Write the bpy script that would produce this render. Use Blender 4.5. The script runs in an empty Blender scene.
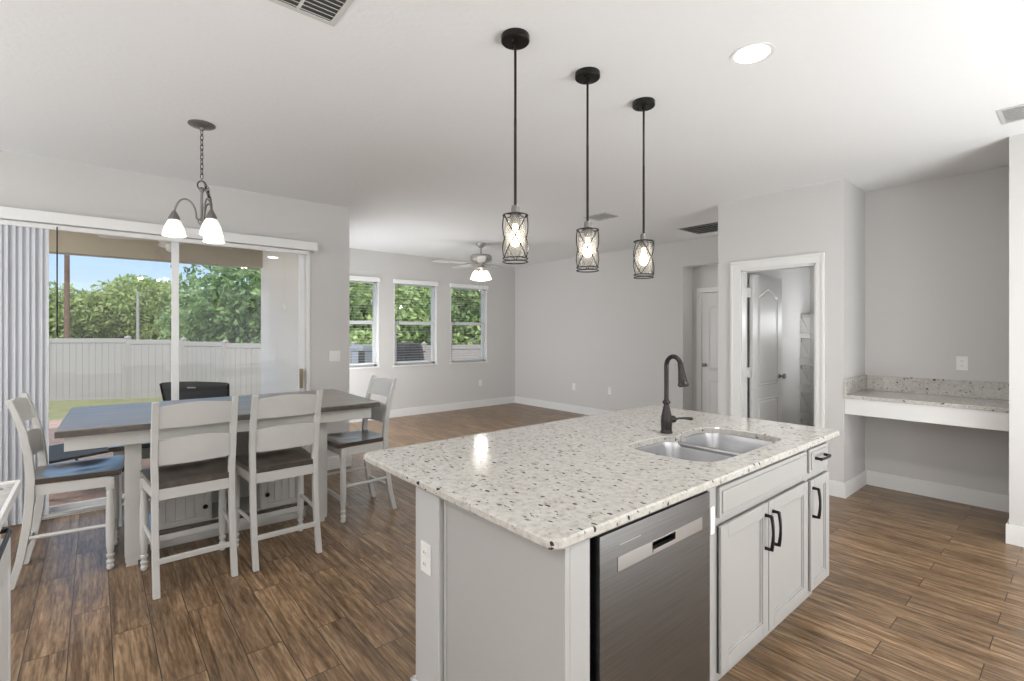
import bpy, bmesh, math, random
import numpy as np
from math import radians as R, pi, sin, cos
from mathutils import Vector, Matrix
random.seed(7)
scene = bpy.context.scene
COL = scene.collection

# ------------------------------------------------------------------ camera, world, light, exposure
CAM_H = 1.47
cam_d = bpy.data.cameras.new('camera'); cam = bpy.data.objects.new('camera', cam_d); COL.objects.link(cam)
cam.location = (0, 0, CAM_H); cam.rotation_euler = (R(90), 0, R(49.73))
cam_d.sensor_width = 36; cam_d.lens = 491.8/1024*36; cam_d.shift_y = -8.5/1024
cam_d.clip_start = 0.05; cam_d.clip_end = 400
scene.camera = cam
scene.view_settings.view_transform = 'Standard'; scene.view_settings.look = 'None'
scene.view_settings.gamma = 1; scene.view_settings.use_curve_mapping = False
scene.view_settings.exposure = 0.33

world = bpy.data.worlds.new('world'); scene.world = world; world.use_nodes = True
wn = world.node_tree; bg = wn.nodes['Background']
tcw = wn.nodes.new('ShaderNodeTexCoord'); sxw = wn.nodes.new('ShaderNodeSeparateXYZ'); sky = wn.nodes.new('ShaderNodeValToRGB')
wn.links.new(tcw.outputs['Generated'], sxw.inputs[0]); wn.links.new(sxw.outputs[2], sky.inputs[0])
for el, (p, c) in zip([sky.color_ramp.elements[0], sky.color_ramp.elements[1], sky.color_ramp.elements.new(.16)], ((0, (.70, .80, .88)), (1, (.20, .38, .78)), (.20, (.28, .54, .92)))): el.position = p; el.color = (*c, 1)
wn.links.new(sky.outputs[0], bg.inputs[0]); bg.inputs[1].default_value = 1.0

def light(name, kind, loc, rot, energy, color=(1, 1, 1), **kw):
    d = bpy.data.lights.new(name, kind); d.energy = energy; d.color = color
    for k, v in kw.items(): setattr(d, k, v)
    o = bpy.data.objects.new(name, d); COL.objects.link(o); o.location = loc; o.rotation_euler = rot
    return o
light('sun', 'SUN', (0, 0, 20), (R(42), 0, R(62)), 2.6, (1, .96, .9), angle=R(1.5))
# added fill panels behind and beside the camera, plus one behind the dining wall
light('kitchen_fill_side', 'AREA', (2.6, 1.2, 1.55), (0, R(90), 0), 26, (.96, .98, 1), shape='RECTANGLE', size=1.9, size_y=4.2)
light('kitchen_fill_rear', 'AREA', (-1.6, -3.05, 1.5), (R(90), 0, 0), 22, (.96, .98, 1), shape='RECTANGLE', size=5.0, size_y=2.0)
light('living_fill', 'AREA', (-6.6, 2.15, 1.3), (R(94), 0, 0), 68, (.96, .98, 1), shape='RECTANGLE', size=2.0, size_y=1.6)
# added upward fill discs near the floor that brighten the ceiling, out of view
light('fill_uplight', 'AREA', (.7, -2.2, .12), (R(196), 0, R(25)), 105, (.94, .975, 1), shape='DISK', size=1.8)
light('fill_uplight', 'AREA', (1.6, 3.2, .12), (R(180), R(-14), 0), 112, (.94, .975, 1), shape='DISK', size=1.8)
light('fill_uplight', 'AREA', (-3.4, -2.6, .12), (R(196), 0, 0), 50, (.94, .975, 1), shape='DISK', size=1.6)
light('pantry_fill', 'POINT', (-1.62, 6.9, 1.6), (0, 0, 0), 14, (.96, .98, 1), shadow_soft_size=.12)  # added point light, hidden from view, to brighten the pantry inside
light('hall_fill', 'POINT', (-2.8, 6.76, 2.2), (0, 0, 0), 5, (1, .98, .95), shadow_soft_size=.05)  # added behind the pantry block to lift the hall door; no fixture
light('porch_fill', 'POINT', (-6.4, -2.3, 2.0), (0, 0, 0), 125, (1, .97, .92), shadow_soft_size=.25)  # unseen point light added to fill the porch; no fixture

# ------------------------------------------------------------------ materials
MATS = {}
def mat(name, color, rough=.5, metal=0, bump=None, spec=.5, emit=None, trans=0, var=None, coat=0):
    if name in MATS: return MATS[name]
    m = bpy.data.materials.new(name); m.use_nodes = True; nt = m.node_tree; b = nt.nodes['Principled BSDF']
    b.inputs['Base Color'].default_value = (*color, 1); b.inputs['Roughness'].default_value = rough
    b.inputs['Metallic'].default_value = metal; b.inputs['Specular IOR Level'].default_value = spec
    b.inputs['Transmission Weight'].default_value = trans; b.inputs['Coat Weight'].default_value = coat
    if emit: b.inputs['Emission Color'].default_value = (*emit[0], 1); b.inputs['Emission Strength'].default_value = emit[1]
    geo = nt.nodes.new('ShaderNodeNewGeometry')
    if var:
        n = nt.nodes.new('ShaderNodeTexNoise'); n.inputs['Scale'].default_value = var[0]; n.inputs['Detail'].default_value = 4
        nt.links.new(geo.outputs['Position'], n.inputs['Vector'])
        mx = nt.nodes.new('ShaderNodeMix'); mx.data_type = 'RGBA'
        mx.inputs['A'].default_value = (*[c*(1-var[1]) for c in color], 1); mx.inputs['B'].default_value = (*[min(1, c*(1+var[1])) for c in color], 1)
        nt.links.new(n.outputs['Fac'], mx.inputs['Factor']); nt.links.new(mx.outputs['Result'], b.inputs['Base Color'])
    if bump:
        n2 = nt.nodes.new('ShaderNodeTexNoise'); n2.inputs['Scale'].default_value = bump[0]; n2.inputs['Detail'].default_value = 3
        nt.links.new(geo.outputs['Position'], n2.inputs['Vector'])
        bp = nt.nodes.new('ShaderNodeBump'); bp.inputs['Strength'].default_value = bump[1]; bp.inputs['Distance'].default_value = bump[2]
        nt.links.new(n2.outputs['Fac'], bp.inputs['Height']); nt.links.new(bp.outputs['Normal'], b.inputs['Normal'])
    MATS[name] = m; return m

WALL = mat('wall_paint', (.615, .605, .592), .75, bump=(60, .08, .01), var=(.7, .012))
CEIL = mat('ceiling_texture_paint', (.82, .825, .825), .85, bump=(34, .12, .02))
TRIM = mat('trim_white_paint', (.77, .77, .76), .35, var=(2, .01))
CAB = mat('cabinet_grey_paint', (.375, .369, .357), .38, var=(2, .015))
PANEL = mat('end_panel_grey_paint', (.42, .415, .405), .45, var=(2, .015))
DOORW = mat('door_white_paint', (.68, .675, .66), .4, var=(2, .01))
VINYLW = mat('vinyl_white', (.80, .81, .82), .4, var=(2, .01))
BLINDV = mat('blind_vane_white', (.84, .85, .88), .5, var=(2, .02))
nb_ = BLINDV.node_tree; tb_ = nb_.nodes.new('ShaderNodeBsdfTranslucent'); tb_.inputs[0].default_value = (.8, .82, .86, 1); mb_ = nb_.nodes.new('ShaderNodeMixShader'); mb_.inputs[0].default_value = .4
nb_.links.new(nb_.nodes['Principled BSDF'].outputs[0], mb_.inputs[1]); nb_.links.new(tb_.outputs[0], mb_.inputs[2]); nb_.links.new(mb_.outputs[0], nb_.nodes['Material Output'].inputs[0])
SLAT = mat('blind_slat_white', (.85, .86, .85), .5, var=(2, .02))
PLATE = mat('white_plastic_plate', (.82, .82, .80), .3, var=(2, .01))
SLOT = mat('dark_slot', (.05, .05, .05), .6, var=(2, .1))
BLACK = mat('black_metal', (.018, .017, .016), .35, .6, var=(20, .2))
BRONZE = mat('oil_rubbed_bronze', (.042, .038, .036), .26, .7, var=(30, .25))
GREYMET = mat('brushed_pewter', (.22, .21, .2), .4, .7, var=(30, .1))
FANMET = mat('fan_nickel', (.42, .40, .37), .4, .6, var=(30, .1))
FANWOOD = mat('fan_blade_white', (.55, .54, .52), .5, var=(4, .03))
STEELB = mat('basin_steel', (.55, .55, .56), .26, 1, var=(8, .06))
CHAIRW = mat('chair_white_paint', (.58, .575, .56), .4, var=(6, .04))
TABLEW = mat('table_white_paint', (.58, .575, .55), .45, var=(6, .05))
GRILLB = mat('black_sling_mesh', (.03, .032, .033), .65, var=(40, .3))
CHIMW = mat('brass_keyhole', (.35, .28, .18), .4, .8, var=(20, .1))
SHADE = mat('lit_frosted_glass', (.9, .88, .84), .4, emit=((1, .97, .92), .38), var=(20, .02))
BULB = mat('lit_bulb', (1, .9, .75), .4, emit=((1, .90, .74), 4), var=(20, .02))
FANSHADE = mat('lit_fan_glass', (.9, .88, .84), .4, emit=((1, .95, .88), 1.1), var=(20, .02))
CANL = mat('lit_can_lens', (1, 1, 1), .4, emit=((1, .98, .95), 6), var=(20, .02))
PORCHC = mat('porch_ceiling_beige', (.40, .36, .28), .8, bump=(40, .2, .01), var=(1, .03))
STUCCO = mat('stucco_light', (.74, .73, .71), .85, bump=(50, .4, .01), var=(1.5, .05))
FENCE = mat('fence_vinyl_taupe', (.36, .335, .32), .6, var=(.9, .06))
TRUNK = mat('tree_bark', (.16, .11, .07), .9, bump=(12, .6, .05), var=(5, .35))
POLEW = mat('pole_wood', (.17, .10, .07), .9, bump=(12, .6, .03), var=(3, .3))
POLEG = mat('pole_grey', (.36, .34, .31), .9, var=(3, .2))
GRCOV = mat('grill_cover_grey', (.17, .16, .16), .8, bump=(9, .7, .05), var=(4, .3))
ACM = mat('cover_pale_grey', (.62, .64, .68), .7, var=(4, .06))
VENTM = mat('vent_white_metal', (.60, .60, .58), .5, var=(3, .02))
VENTD = mat('vent_dark', (.07, .07, .065), .8, var=(3, .1))
WIREW = mat('white_wire', (.60, .59, .57), .4, var=(3, .02))
NICKEL = mat('satin_nickel', (.30, .28, .25), .3, .9, var=(30, .1))

def nodes_new(name):
    m = bpy.data.materials.new(name); m.use_nodes = True; nt = m.node_tree; MATS[name] = m
    return m, nt, nt.nodes['Principled BSDF'], nt.nodes.new('ShaderNodeNewGeometry')
def N(nt, t, **kw):
    n = nt.nodes.new(t)
    for k, v in kw.items(): setattr(n, k, v)
    return n
def ramp(nt, src, stops):
    r = N(nt, 'ShaderNodeValToRGB'); e = r.color_ramp.elements
    while len(e) < len(stops): e.new(.5)
    for el, (p, c) in zip(e, stops): el.position = p; el.color = (*c, 1)
    nt.links.new(src, r.inputs[0]); return r.outputs[0]
def mixc(nt, fac, a, b, mode='MIX'):
    m = N(nt, 'ShaderNodeMix', data_type='RGBA', blend_type=mode)
    for s, v in (('Factor', fac), ('A', a), ('B', b)):
        if isinstance(v, (int, float)): m.inputs[s].default_value = v
        elif isinstance(v, tuple): m.inputs[s].default_value = (*v, 1)
        else: nt.links.new(v, m.inputs[s])
    return m.outputs['Result']
def math_(nt, op, a, b=0., c=None):
    m = N(nt, 'ShaderNodeMath', operation=op)
    for i, v in enumerate((a, b) if c is None else (a, b, c)):
        if isinstance(v, (int, float)): m.inputs[i].default_value = v
        else: nt.links.new(v, m.inputs[i])
    return m.outputs[0]

def wood_planks():
    m, nt, b, geo = nodes_new('wood_look_plank_tile'); L = nt.links.new
    br = N(nt, 'ShaderNodeTexBrick'); br.offset = .37; br.offset_frequency = 2
    mp = N(nt, 'ShaderNodeMapping'); mp.inputs['Location'].default_value = (.31, .095+.0, 0)
    L(geo.outputs['Position'], mp.inputs['Vector']); L(mp.outputs[0], br.inputs['Vector'])
    for k, v in (('Scale', 1), ('Brick Width', .92), ('Row Height', .155), ('Mortar Size', .0022), ('Mortar Smooth', .2), ('Bias', 0)): br.inputs[k].default_value = v
    br.inputs['Color1'].default_value = (0, 0, 0, 1); br.inputs['Color2'].default_value = (1, 1, 1, 1); br.inputs['Mortar'].default_value = (.5, .5, .5, 1)
    sep = N(nt, 'ShaderNodeSeparateColor'); L(br.outputs['Color'], sep.inputs[0]); rnd = sep.outputs[0]
    off = N(nt, 'ShaderNodeCombineXYZ'); L(math_(nt, 'MULTIPLY', rnd, 37.), off.inputs[0]); L(math_(nt, 'MULTIPLY', rnd, 11.), off.inputs[2])
    va = N(nt, 'ShaderNodeVectorMath', operation='ADD'); L(geo.outputs['Position'], va.inputs[0]); L(off.outputs[0], va.inputs[1])
    m1 = N(nt, 'ShaderNodeMapping'); m1.inputs['Scale'].default_value = (1.5, 24, 1); L(va.outputs[0], m1.inputs['Vector'])
    n1 = N(nt, 'ShaderNodeTexNoise'); n1.inputs['Scale'].default_value = 1.6; n1.inputs['Detail'].default_value = 8; n1.inputs['Roughness'].default_value = .68; n1.inputs['Distortion'].default_value = .5
    L(m1.outputs[0], n1.inputs['Vector'])
    m2 = N(nt, 'ShaderNodeMapping'); m2.inputs['Scale'].default_value = (9, 90, 1); L(va.outputs[0], m2.inputs['Vector'])
    n2 = N(nt, 'ShaderNodeTexNoise'); n2.inputs['Scale'].default_value = 1.2; n2.inputs['Detail'].default_value = 4; L(m2.outputs[0], n2.inputs['Vector'])
    m3 = N(nt, 'ShaderNodeMapping'); m3.inputs['Scale'].default_value = (1.3, 3.0, 1); L(va.outputs[0], m3.inputs['Vector'])
    n3 = N(nt, 'ShaderNodeTexNoise'); n3.inputs['Scale'].default_value = 2.2; n3.inputs['Detail'].default_value = 3; L(m3.outputs[0], n3.inputs['Vector'])
    c = ramp(nt, n1.outputs['Fac'], ((.28, (.08, .045, .022)), (.42, (.20, .122, .064)), (.54, (.33, .215, .125)), (.72, (.50, .36, .225))))
    f2 = ramp(nt, n2.outputs['Fac'], ((.35, (.56, .53, .50)), (.58, (1, 1, 1))))
    c = mixc(nt, .75, c, f2, 'MULTIPLY')
    f3 = ramp(nt, n3.outputs['Fac'], ((.38, (.55, .55, .55)), (.6, (1.0, 1.0, 1.0))))
    c = mixc(nt, .6, c, f3, 'MULTIPLY')
    tone = ramp(nt, rnd, ((0, (.84, .83, .82)), (1, (1.15, 1.14, 1.12))))
    c = mixc(nt, 1., c, tone, 'MULTIPLY')
    c = mixc(nt, br.outputs['Fac'], c, (.05, .037, .028))
    L(c, b.inputs['Base Color']); b.inputs['Specular IOR Level'].default_value = .5
    ro = math_(nt, 'MULTIPLY_ADD', n1.outputs['Fac'], .25, .22); L(ro, b.inputs['Roughness'])
    bp = N(nt, 'ShaderNodeBump'); bp.inputs['Strength'].default_value = .25; bp.inputs['Distance'].default_value = .002
    h = math_(nt, 'SUBTRACT', n1.outputs['Fac'], math_(nt, 'MULTIPLY', br.outputs['Fac'], 1.2)); L(h, bp.inputs['Height']); L(bp.outputs[0], b.inputs['Normal'])
    return m
FLOORM = wood_planks()

def granite():
    m, nt, b, geo = nodes_new('speckled_white_granite'); L = nt.links.new
    P = geo.outputs['Position']
    n0 = N(nt, 'ShaderNodeTexNoise'); n0.inputs['Scale'].default_value = 38; n0.inputs['Detail'].default_value = 6; n0.inputs['Roughness'].default_value = .7; L(P, n0.inputs['Vector'])
    c = ramp(nt, n0.outputs['Fac'], ((.34, (.385, .36, .325)), (.47, (.50, .48, .445)), (.60, (.565, .55, .52))))
    def flecks(c, scale, thr, rad, col, seed):
        mp = N(nt, 'ShaderNodeMapping'); mp.inputs['Location'].default_value = (seed, seed*2, seed*3); mp.inputs['Rotation'].default_value = (0, 0, seed); mp.inputs['Scale'].default_value = (1, 1.9, 1.4); L(P, mp.inputs['Vector'])
        nz = N(nt, 'ShaderNodeTexNoise'); nz.inputs['Scale'].default_value = scale*1.6; L(mp.outputs[0], nz.inputs['Vector'])
        ad = N(nt, 'ShaderNodeVectorMath', operation='MULTIPLY_ADD'); L(nz.outputs['Color'], ad.inputs[0]); ad.inputs[1].default_value = (.6/scale,)*3; L(mp.outputs[0], ad.inputs[2])
        v = N(nt, 'ShaderNodeTexVoronoi'); v.inputs['Scale'].default_value = scale; L(ad.outputs[0], v.inputs['Vector'])
        s = N(nt, 'ShaderNodeSeparateColor'); L(v.outputs['Color'], s.inputs[0])
        a = math_(nt, 'GREATER_THAN', s.outputs[0], thr)
        rr = math_(nt, 'MULTIPLY', s.outputs[1], rad)
        d = math_(nt, 'LESS_THAN', v.outputs['Distance'], rr)
        return mixc(nt, math_(nt, 'MULTIPLY', a, d), c, col)
    c = flecks(c, 90, .62, .5, (.50, .475, .44), 1.3)
    c = flecks(c, 65, .86, .46, (.36, .33, .31), 4.1)
    c = flecks(c, 48, .86, .5, (.17, .15, .15), 7.7)
    c = flecks(c, 38, .86, .52, (.045, .04, .045), 2.9)
    L(c, b.inputs['Base Color']); b.inputs['Roughness'].default_value = .11; b.inputs['Specular IOR Level'].default_value = .5
    return m
GRAN = granite()

def dark_wood():
    m, nt, b, geo = nodes_new('dark_stained_wood'); L = nt.links.new
    tc = N(nt, 'ShaderNodeTexCoord'); mp = N(nt, 'ShaderNodeMapping'); mp.inputs['Scale'].default_value = (28, 2.5, 28); L(tc.outputs['Object'], mp.inputs['Vector'])
    n = N(nt, 'ShaderNodeTexNoise'); n.inputs['Scale'].default_value = 1; n.inputs['Detail'].default_value = 6; L(mp.outputs[0], n.inputs['Vector'])
    c = ramp(nt, n.outputs['Fac'], ((.3, (.024, .018, .015)), (.7, (.085, .065, .05))))
    L(c, b.inputs['Base Color']); b.inputs['Roughness'].default_value = .3; b.inputs['Specular IOR Level'].default_value = .6
    b.inputs['Coat Weight'].default_value = 1; b.inputs['Coat Roughness'].default_value = .3; b.inputs['Coat IOR'].default_value = 1.7
    return m
DWOOD = dark_wood()
def table_wood():
    m, nt, b, geo = nodes_new('table_top_planked_wood'); L = nt.links.new
    tc = N(nt, 'ShaderNodeTexCoord'); mp = N(nt, 'ShaderNodeMapping'); mp.inputs['Scale'].default_value = (2.2, 26, 26); L(tc.outputs['Object'], mp.inputs['Vector'])
    n = N(nt, 'ShaderNodeTexNoise'); n.inputs['Scale'].default_value = 1; n.inputs['Detail'].default_value = 6; L(mp.outputs[0], n.inputs['Vector'])
    c = ramp(nt, n.outputs['Fac'], ((.3, (.09, .072, .06)), (.7, (.27, .22, .18))))  # grain colours lightened toward the window glare lying on the top
    sx = N(nt, 'ShaderNodeSeparateXYZ'); L(tc.outputs['Object'], sx.inputs[0])
    g = math_(nt, 'LESS_THAN', math_(nt, 'FRACT', math_(nt, 'MULTIPLY', sx.outputs[1], 6.5)), .03)
    c = mixc(nt, g, c, (.012, .01, .01))
    L(c, b.inputs['Base Color']); b.inputs['Roughness'].default_value = .5; b.inputs['Specular IOR Level'].default_value = .6
    b.inputs['Coat Weight'].default_value = 1; b.inputs['Coat Roughness'].default_value = .36; b.inputs['Coat IOR'].default_value = 1.9
    return m
TWOOD = table_wood()
def stainless():
    m, nt, b, geo = nodes_new('brushed_dark_stainless'); L = nt.links.new
    mp = N(nt, 'ShaderNodeMapping'); mp.inputs['Scale'].default_value = (3, 3, 260); L(geo.outputs['Position'], mp.inputs['Vector'])
    n = N(nt, 'ShaderNodeTexNoise'); n.inputs['Scale'].default_value = 1; n.inputs['Detail'].default_value = 3; L(mp.outputs[0], n.inputs['Vector'])
    c = ramp(nt, n.outputs['Fac'], ((.3, (.165, .165, .165)), (.7, (.215, .215, .215)))); L(c, b.inputs['Base Color'])
    b.inputs['Metallic'].default_value = 1; b.inputs['Roughness'].default_value = .3
    return m
STEEL = stainless()
STEELH = mat('light_stainless_strip', (.40, .39, .38), .3, 1, var=(20, .05))
def glass(name, tint=(.97, .985, .98), refl=1.0):
    m = bpy.data.materials.new(name); m.use_nodes = True; nt = m.node_tree; nt.nodes.clear()
    o = N(nt, 'ShaderNodeOutputMaterial'); mx = N(nt, 'ShaderNodeMixShader'); t = N(nt, 'ShaderNodeBsdfTransparent'); g = N(nt, 'ShaderNodeBsdfGlossy'); f = N(nt, 'ShaderNodeFresnel')
    t.inputs[0].default_value = (*tint, 1); g.inputs['Roughness'].default_value = .01; f.inputs['IOR'].default_value = 1.45
    nt.links.new(math_(nt, 'MULTIPLY', f.outputs[0], refl), mx.inputs[0]); nt.links.new(t.outputs[0], mx.inputs[1]); nt.links.new(g.outputs[0], mx.inputs[2]); nt.links.new(mx.outputs[0], o.inputs[0])
    MATS[name] = m; return m
GLASS = glass('window_pane_glass', (.98, .985, .985), .6); SEEDY = glass('seeded_shade_glass', (.96, .955, .94), .5)
nt_ = SEEDY.node_tree; o_ = [n for n in nt_.nodes if n.type == 'OUTPUT_MATERIAL'][0]; src_ = o_.inputs[0].links[0].from_socket
df_ = N(nt_, 'ShaderNodeBsdfTranslucent'); df_.inputs[0].default_value = (.9, .89, .86, 1); m3_ = N(nt_, 'ShaderNodeMixShader'); m3_.inputs[0].default_value = .13
nt_.links.new(src_, m3_.inputs[1]); nt_.links.new(df_.outputs[0], m3_.inputs[2]); nt_.links.new(m3_.outputs[0], o_.inputs[0])
def leafm(name, a, b2):
    m, nt, b, geo = nodes_new(name); L = nt.links.new
    n = N(nt, 'ShaderNodeTexNoise'); n.inputs['Scale'].default_value = 2.3; n.inputs['Detail'].default_value = 5; L(geo.outputs['Position'], n.inputs['Vector'])
    c = ramp(nt, n.outputs['Fac'], ((.35, a), (.62, b2))); L(c, b.inputs['Base Color']); b.inputs['Roughness'].default_value = .6
    b.inputs['Subsurface Weight'].default_value = 0
    tr = N(nt, 'ShaderNodeBsdfTranslucent'); L(c, tr.inputs[0]); mx = N(nt, 'ShaderNodeMixShader'); mx.inputs[0].default_value = .35
    L(b.outputs[0], mx.inputs[1]); L(tr.outputs[0], mx.inputs[2]); L(mx.outputs[0], nt.nodes['Material Output'].inputs[0])
    return m
LEAFA = leafm('leaf_far_green', (.26, .34, .10), (.48, .56, .24))
LEAFB = leafm('leaf_near_green', (.24, .38, .12), (.70, .82, .38))
LEAFC = leafm('leaf_dark_green', (.11, .20, .08), (.34, .48, .20))
GRASSM = mat('lawn_green', (.30, .30, .15), .9, bump=(60, 1, .03), var=(3, .35))
def pavers():
    m, nt, b, geo = nodes_new('brick_paver_patio'); L = nt.links.new
    br = N(nt, 'ShaderNodeTexBrick'); L(geo.outputs['Position'], br.inputs['Vector'])
    for k, v in (('Scale', 1), ('Brick Width', .2), ('Row Height', .1), ('Mortar Size', .004)): br.inputs[k].default_value = v
    br.inputs['Color1'].default_value = (.42, .27, .22, 1); br.inputs['Color2'].default_value = (.50, .36, .30, 1); br.inputs['Mortar'].default_value = (.4, .33, .28, 1)
    L(br.outputs['Color'], b.inputs['Base Color']); b.inputs['Roughness'].default_value = .85
    return m
PAVER = pavers()

# ------------------------------------------------------------------ mesh helpers
class MB:
    def __init__(s): s.bm = bmesh.new()
    def _merge(s, t, M=None):
        if M is not None: bmesh.ops.transform(t, matrix=M, verts=t.verts)
        me = bpy.data.meshes.new('tmp'); t.to_mesh(me); t.free(); s.bm.from_mesh(me); bpy.data.meshes.remove(me); return s
    def box(s, x0, x1, y0, y1, z0, z1, bev=0, M=None, seg=2):
        t = bmesh.new(); bmesh.ops.create_cube(t, size=1)
        for v in t.verts: v.co = Vector(((x0+x1)/2+v.co.x*(x1-x0), (y0+y1)/2+v.co.y*(y1-y0), (z0+z1)/2+v.co.z*(z1-z0)))
        if bev: bmesh.ops.bevel(t, geom=list(t.edges), offset=bev, segments=seg, affect='EDGES', profile=.5)
        return s._merge(t, M)
    def prism(s, poly, z0, z1, bev=0, M=None):
        t = bmesh.new(); vs = [t.verts.new((x, y, z0)) for x, y in poly]; f = t.faces.new(vs)
        r = bmesh.ops.extrude_face_region(t, geom=[f]); nv = [g for g in r['geom'] if isinstance(g, bmesh.types.BMVert)]
        for v in nv: v.co.z = z1
        bmesh.ops.recalc_face_normals(t, faces=t.faces)
        if bev:
            es = [e for e in t.edges if abs(e.verts[0].co.z-e.verts[1].co.z) < 1e-6]
            bmesh.ops.bevel(t, geom=es, offset=bev, segments=2, affect='EDGES', profile=.5)
        return s._merge(t, M)
    def lathe(s, prof, c=(0, 0, 0), seg=24, M=None, cap=True):
        t = bmesh.new(); rings = []
        for r, z in prof: rings.append([t.verts.new((c[0]+max(r, 1e-4)*cos(2*pi*i/seg), c[1]+max(r, 1e-4)*sin(2*pi*i/seg), c[2]+z)) for i in range(seg)])
        for a, b in zip(rings, rings[1:]):
            for i in range(seg): t.faces.new((a[i], a[(i+1) % seg], b[(i+1) % seg], b[i]))
        if cap: t.faces.new(rings[0]); t.faces.new(rings[-1])
        bmesh.ops.recalc_face_normals(t, faces=t.faces); return s._merge(t, M)
    def tube(s, pts, r, seg=10, closed=False, M=None):
        t = bmesh.new(); pts = [Vector(p) for p in pts]; n = len(pts); rings = []
        rs = r if isinstance(r, (list, tuple)) else [r]*n
        up = None
        for i, p in enumerate(pts):
            a = pts[(i-1) % n] if (closed or i > 0) else p; b = pts[(i+1) % n] if (closed or i < n-1) else p
            d = (b-a).normalized()
            if up is None: up = Vector((0, 0, 1)) if abs(d.z) < .9 else Vector((1, 0, 0))
            u = (up-d*up.dot(d)); u = u.normalized() if u.length > 1e-5 else d.orthogonal().normalized(); up = u; w = d.cross(u)
            rings.append([t.verts.new(p+(u*cos(2*pi*k/seg)+w*sin(2*pi*k/seg))*rs[i]) for k in range(seg)])
        for i in range(n if closed else n-1):
            a, b = rings[i], rings[(i+1) % n]
            for k in range(seg): t.faces.new((a[k], a[(k+1) % seg], b[(k+1) % seg], b[k]))
        if not closed: t.faces.new(rings[0]); t.faces.new(rings[-1])
        bmesh.ops.recalc_face_normals(t, faces=t.faces); return s._merge(t, M)
    def sweep_rect(s, pts, w, d, M=None):
        """square-section bar through pts in the YZ plane, width along X w (centre at the point), depth list d measured along Y"""
        t = bmesh.new(); rings = []
        for (x, y, z), dd in zip(pts, d if isinstance(d, (list, tuple)) else [d]*len(pts)):
            rings.append([t.verts.new((x+sx*w/2, y+sy*dd/2, z)) for sx, sy in ((-1, -1), (1, -1), (1, 1), (-1, 1))])
        for a, b in zip(rings, rings[1:]):
            for k in range(4): t.faces.new((a[k], a[(k+1) % 4], b[(k+1) % 4], b[k]))
        t.faces.new(rings[0]); t.faces.new(rings[-1]); bmesh.ops.recalc_face_normals(t, faces=t.faces)
        es = [e for e in t.edges if abs(e.verts[0].co.z-e.verts[1].co.z) > 1e-4 or True]
        bmesh.ops.bevel(t, geom=list(t.edges), offset=.003, segments=1, affect='EDGES'); return s._merge(t, M)

def wloc(p):
    v = Vector((0, 0, 0))
    while p is not None: v += p.location; p = p.parent
    return v
def obj(name, mb, m, parent=None, smooth=False, label=None):
    me = bpy.data.meshes.new(name); bm = mb.bm
    if parent is None and len(bm.verts):
        c = [[v.co[i] for v in bm.verts] for i in range(3)]; org = Vector(((min(c[0])+max(c[0]))/2, (min(c[1])+max(c[1]))/2, min(c[2])))
    else: org = wloc(parent)
    bmesh.ops.translate(bm, vec=-org, verts=bm.verts); bm.to_mesh(me); bm.free()
    me.materials.append(m)
    if smooth:
        me.polygons.foreach_set('use_smooth', [True]*len(me.polygons))
        try: me.set_sharp_from_angle(angle=R(38))
        except Exception: pass
    o = bpy.data.objects.new(name, me); COL.objects.link(o); o.parent = parent
    if parent is None: o.location = org
    if label: o['label'] = label
    return o
def thing(name, label, cat, loc=(0, 0, 0), rotz=0, group=None):
    o = bpy.data.objects.new(name, None); COL.objects.link(o); o.empty_display_size = .1
    o.location = loc; o.rotation_euler = (0, 0, rotz); o['label'] = label; o['category'] = cat
    if group: o['group'] = group
    return o
def tag(o, label, cat, group=None, kind=None):
    o['label'] = label; o['category'] = cat
    if group: o['group'] = group
    if kind: o['kind'] = kind
    return o
def struct(name, mb, m, parent=None, smooth=False):
    o = obj(name, mb, m, parent, smooth)
    if parent is None: o['kind'] = 'structure'
    return o
def sroot(name, loc=(0, 0, 0)):
    o = bpy.data.objects.new(name, None); COL.objects.link(o); o.location = loc; o['kind'] = 'structure'; return o
def dup(root, loc, rotz, label=None, group=None):
    def cp(o, par):
        c = o.copy(); COL.objects.link(c); c.parent = par
        for ch in [k for k in bpy.data.objects if k.parent == o and k != c]: cp(ch, c)
        return c
    r = cp(root, None); r.location = loc; r.rotation_euler = (0, 0, rotz)
    if label: r['label'] = label
    if group: r['group'] = group
    return r
def arc(c, r, a0, a1, n, plane='xz'):
    out = []
    for i in range(n+1):
        a = R(a0+(a1-a0)*i/n); u, v = r*cos(a), r*sin(a)
        out.append((c[0]+u, c[1], c[2]+v) if plane == 'xz' else (c[0], c[1]+u, c[2]+v) if plane == 'yz' else (c[0]+u, c[1]+v, c[2]))
    return out
def rrect(x0, x1, y0, y1, r, n=6):
    p = []
    for cx, cy, a in ((x1-r, y1-r, 0), (x0+r, y1-r, 90), (x0+r, y0+r, 180), (x1-r, y0+r, 270)):
        p += [(cx+r*cos(R(a+90*i/n)), cy+r*sin(R(a+90*i/n))) for i in range(n+1)]
    return p

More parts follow.
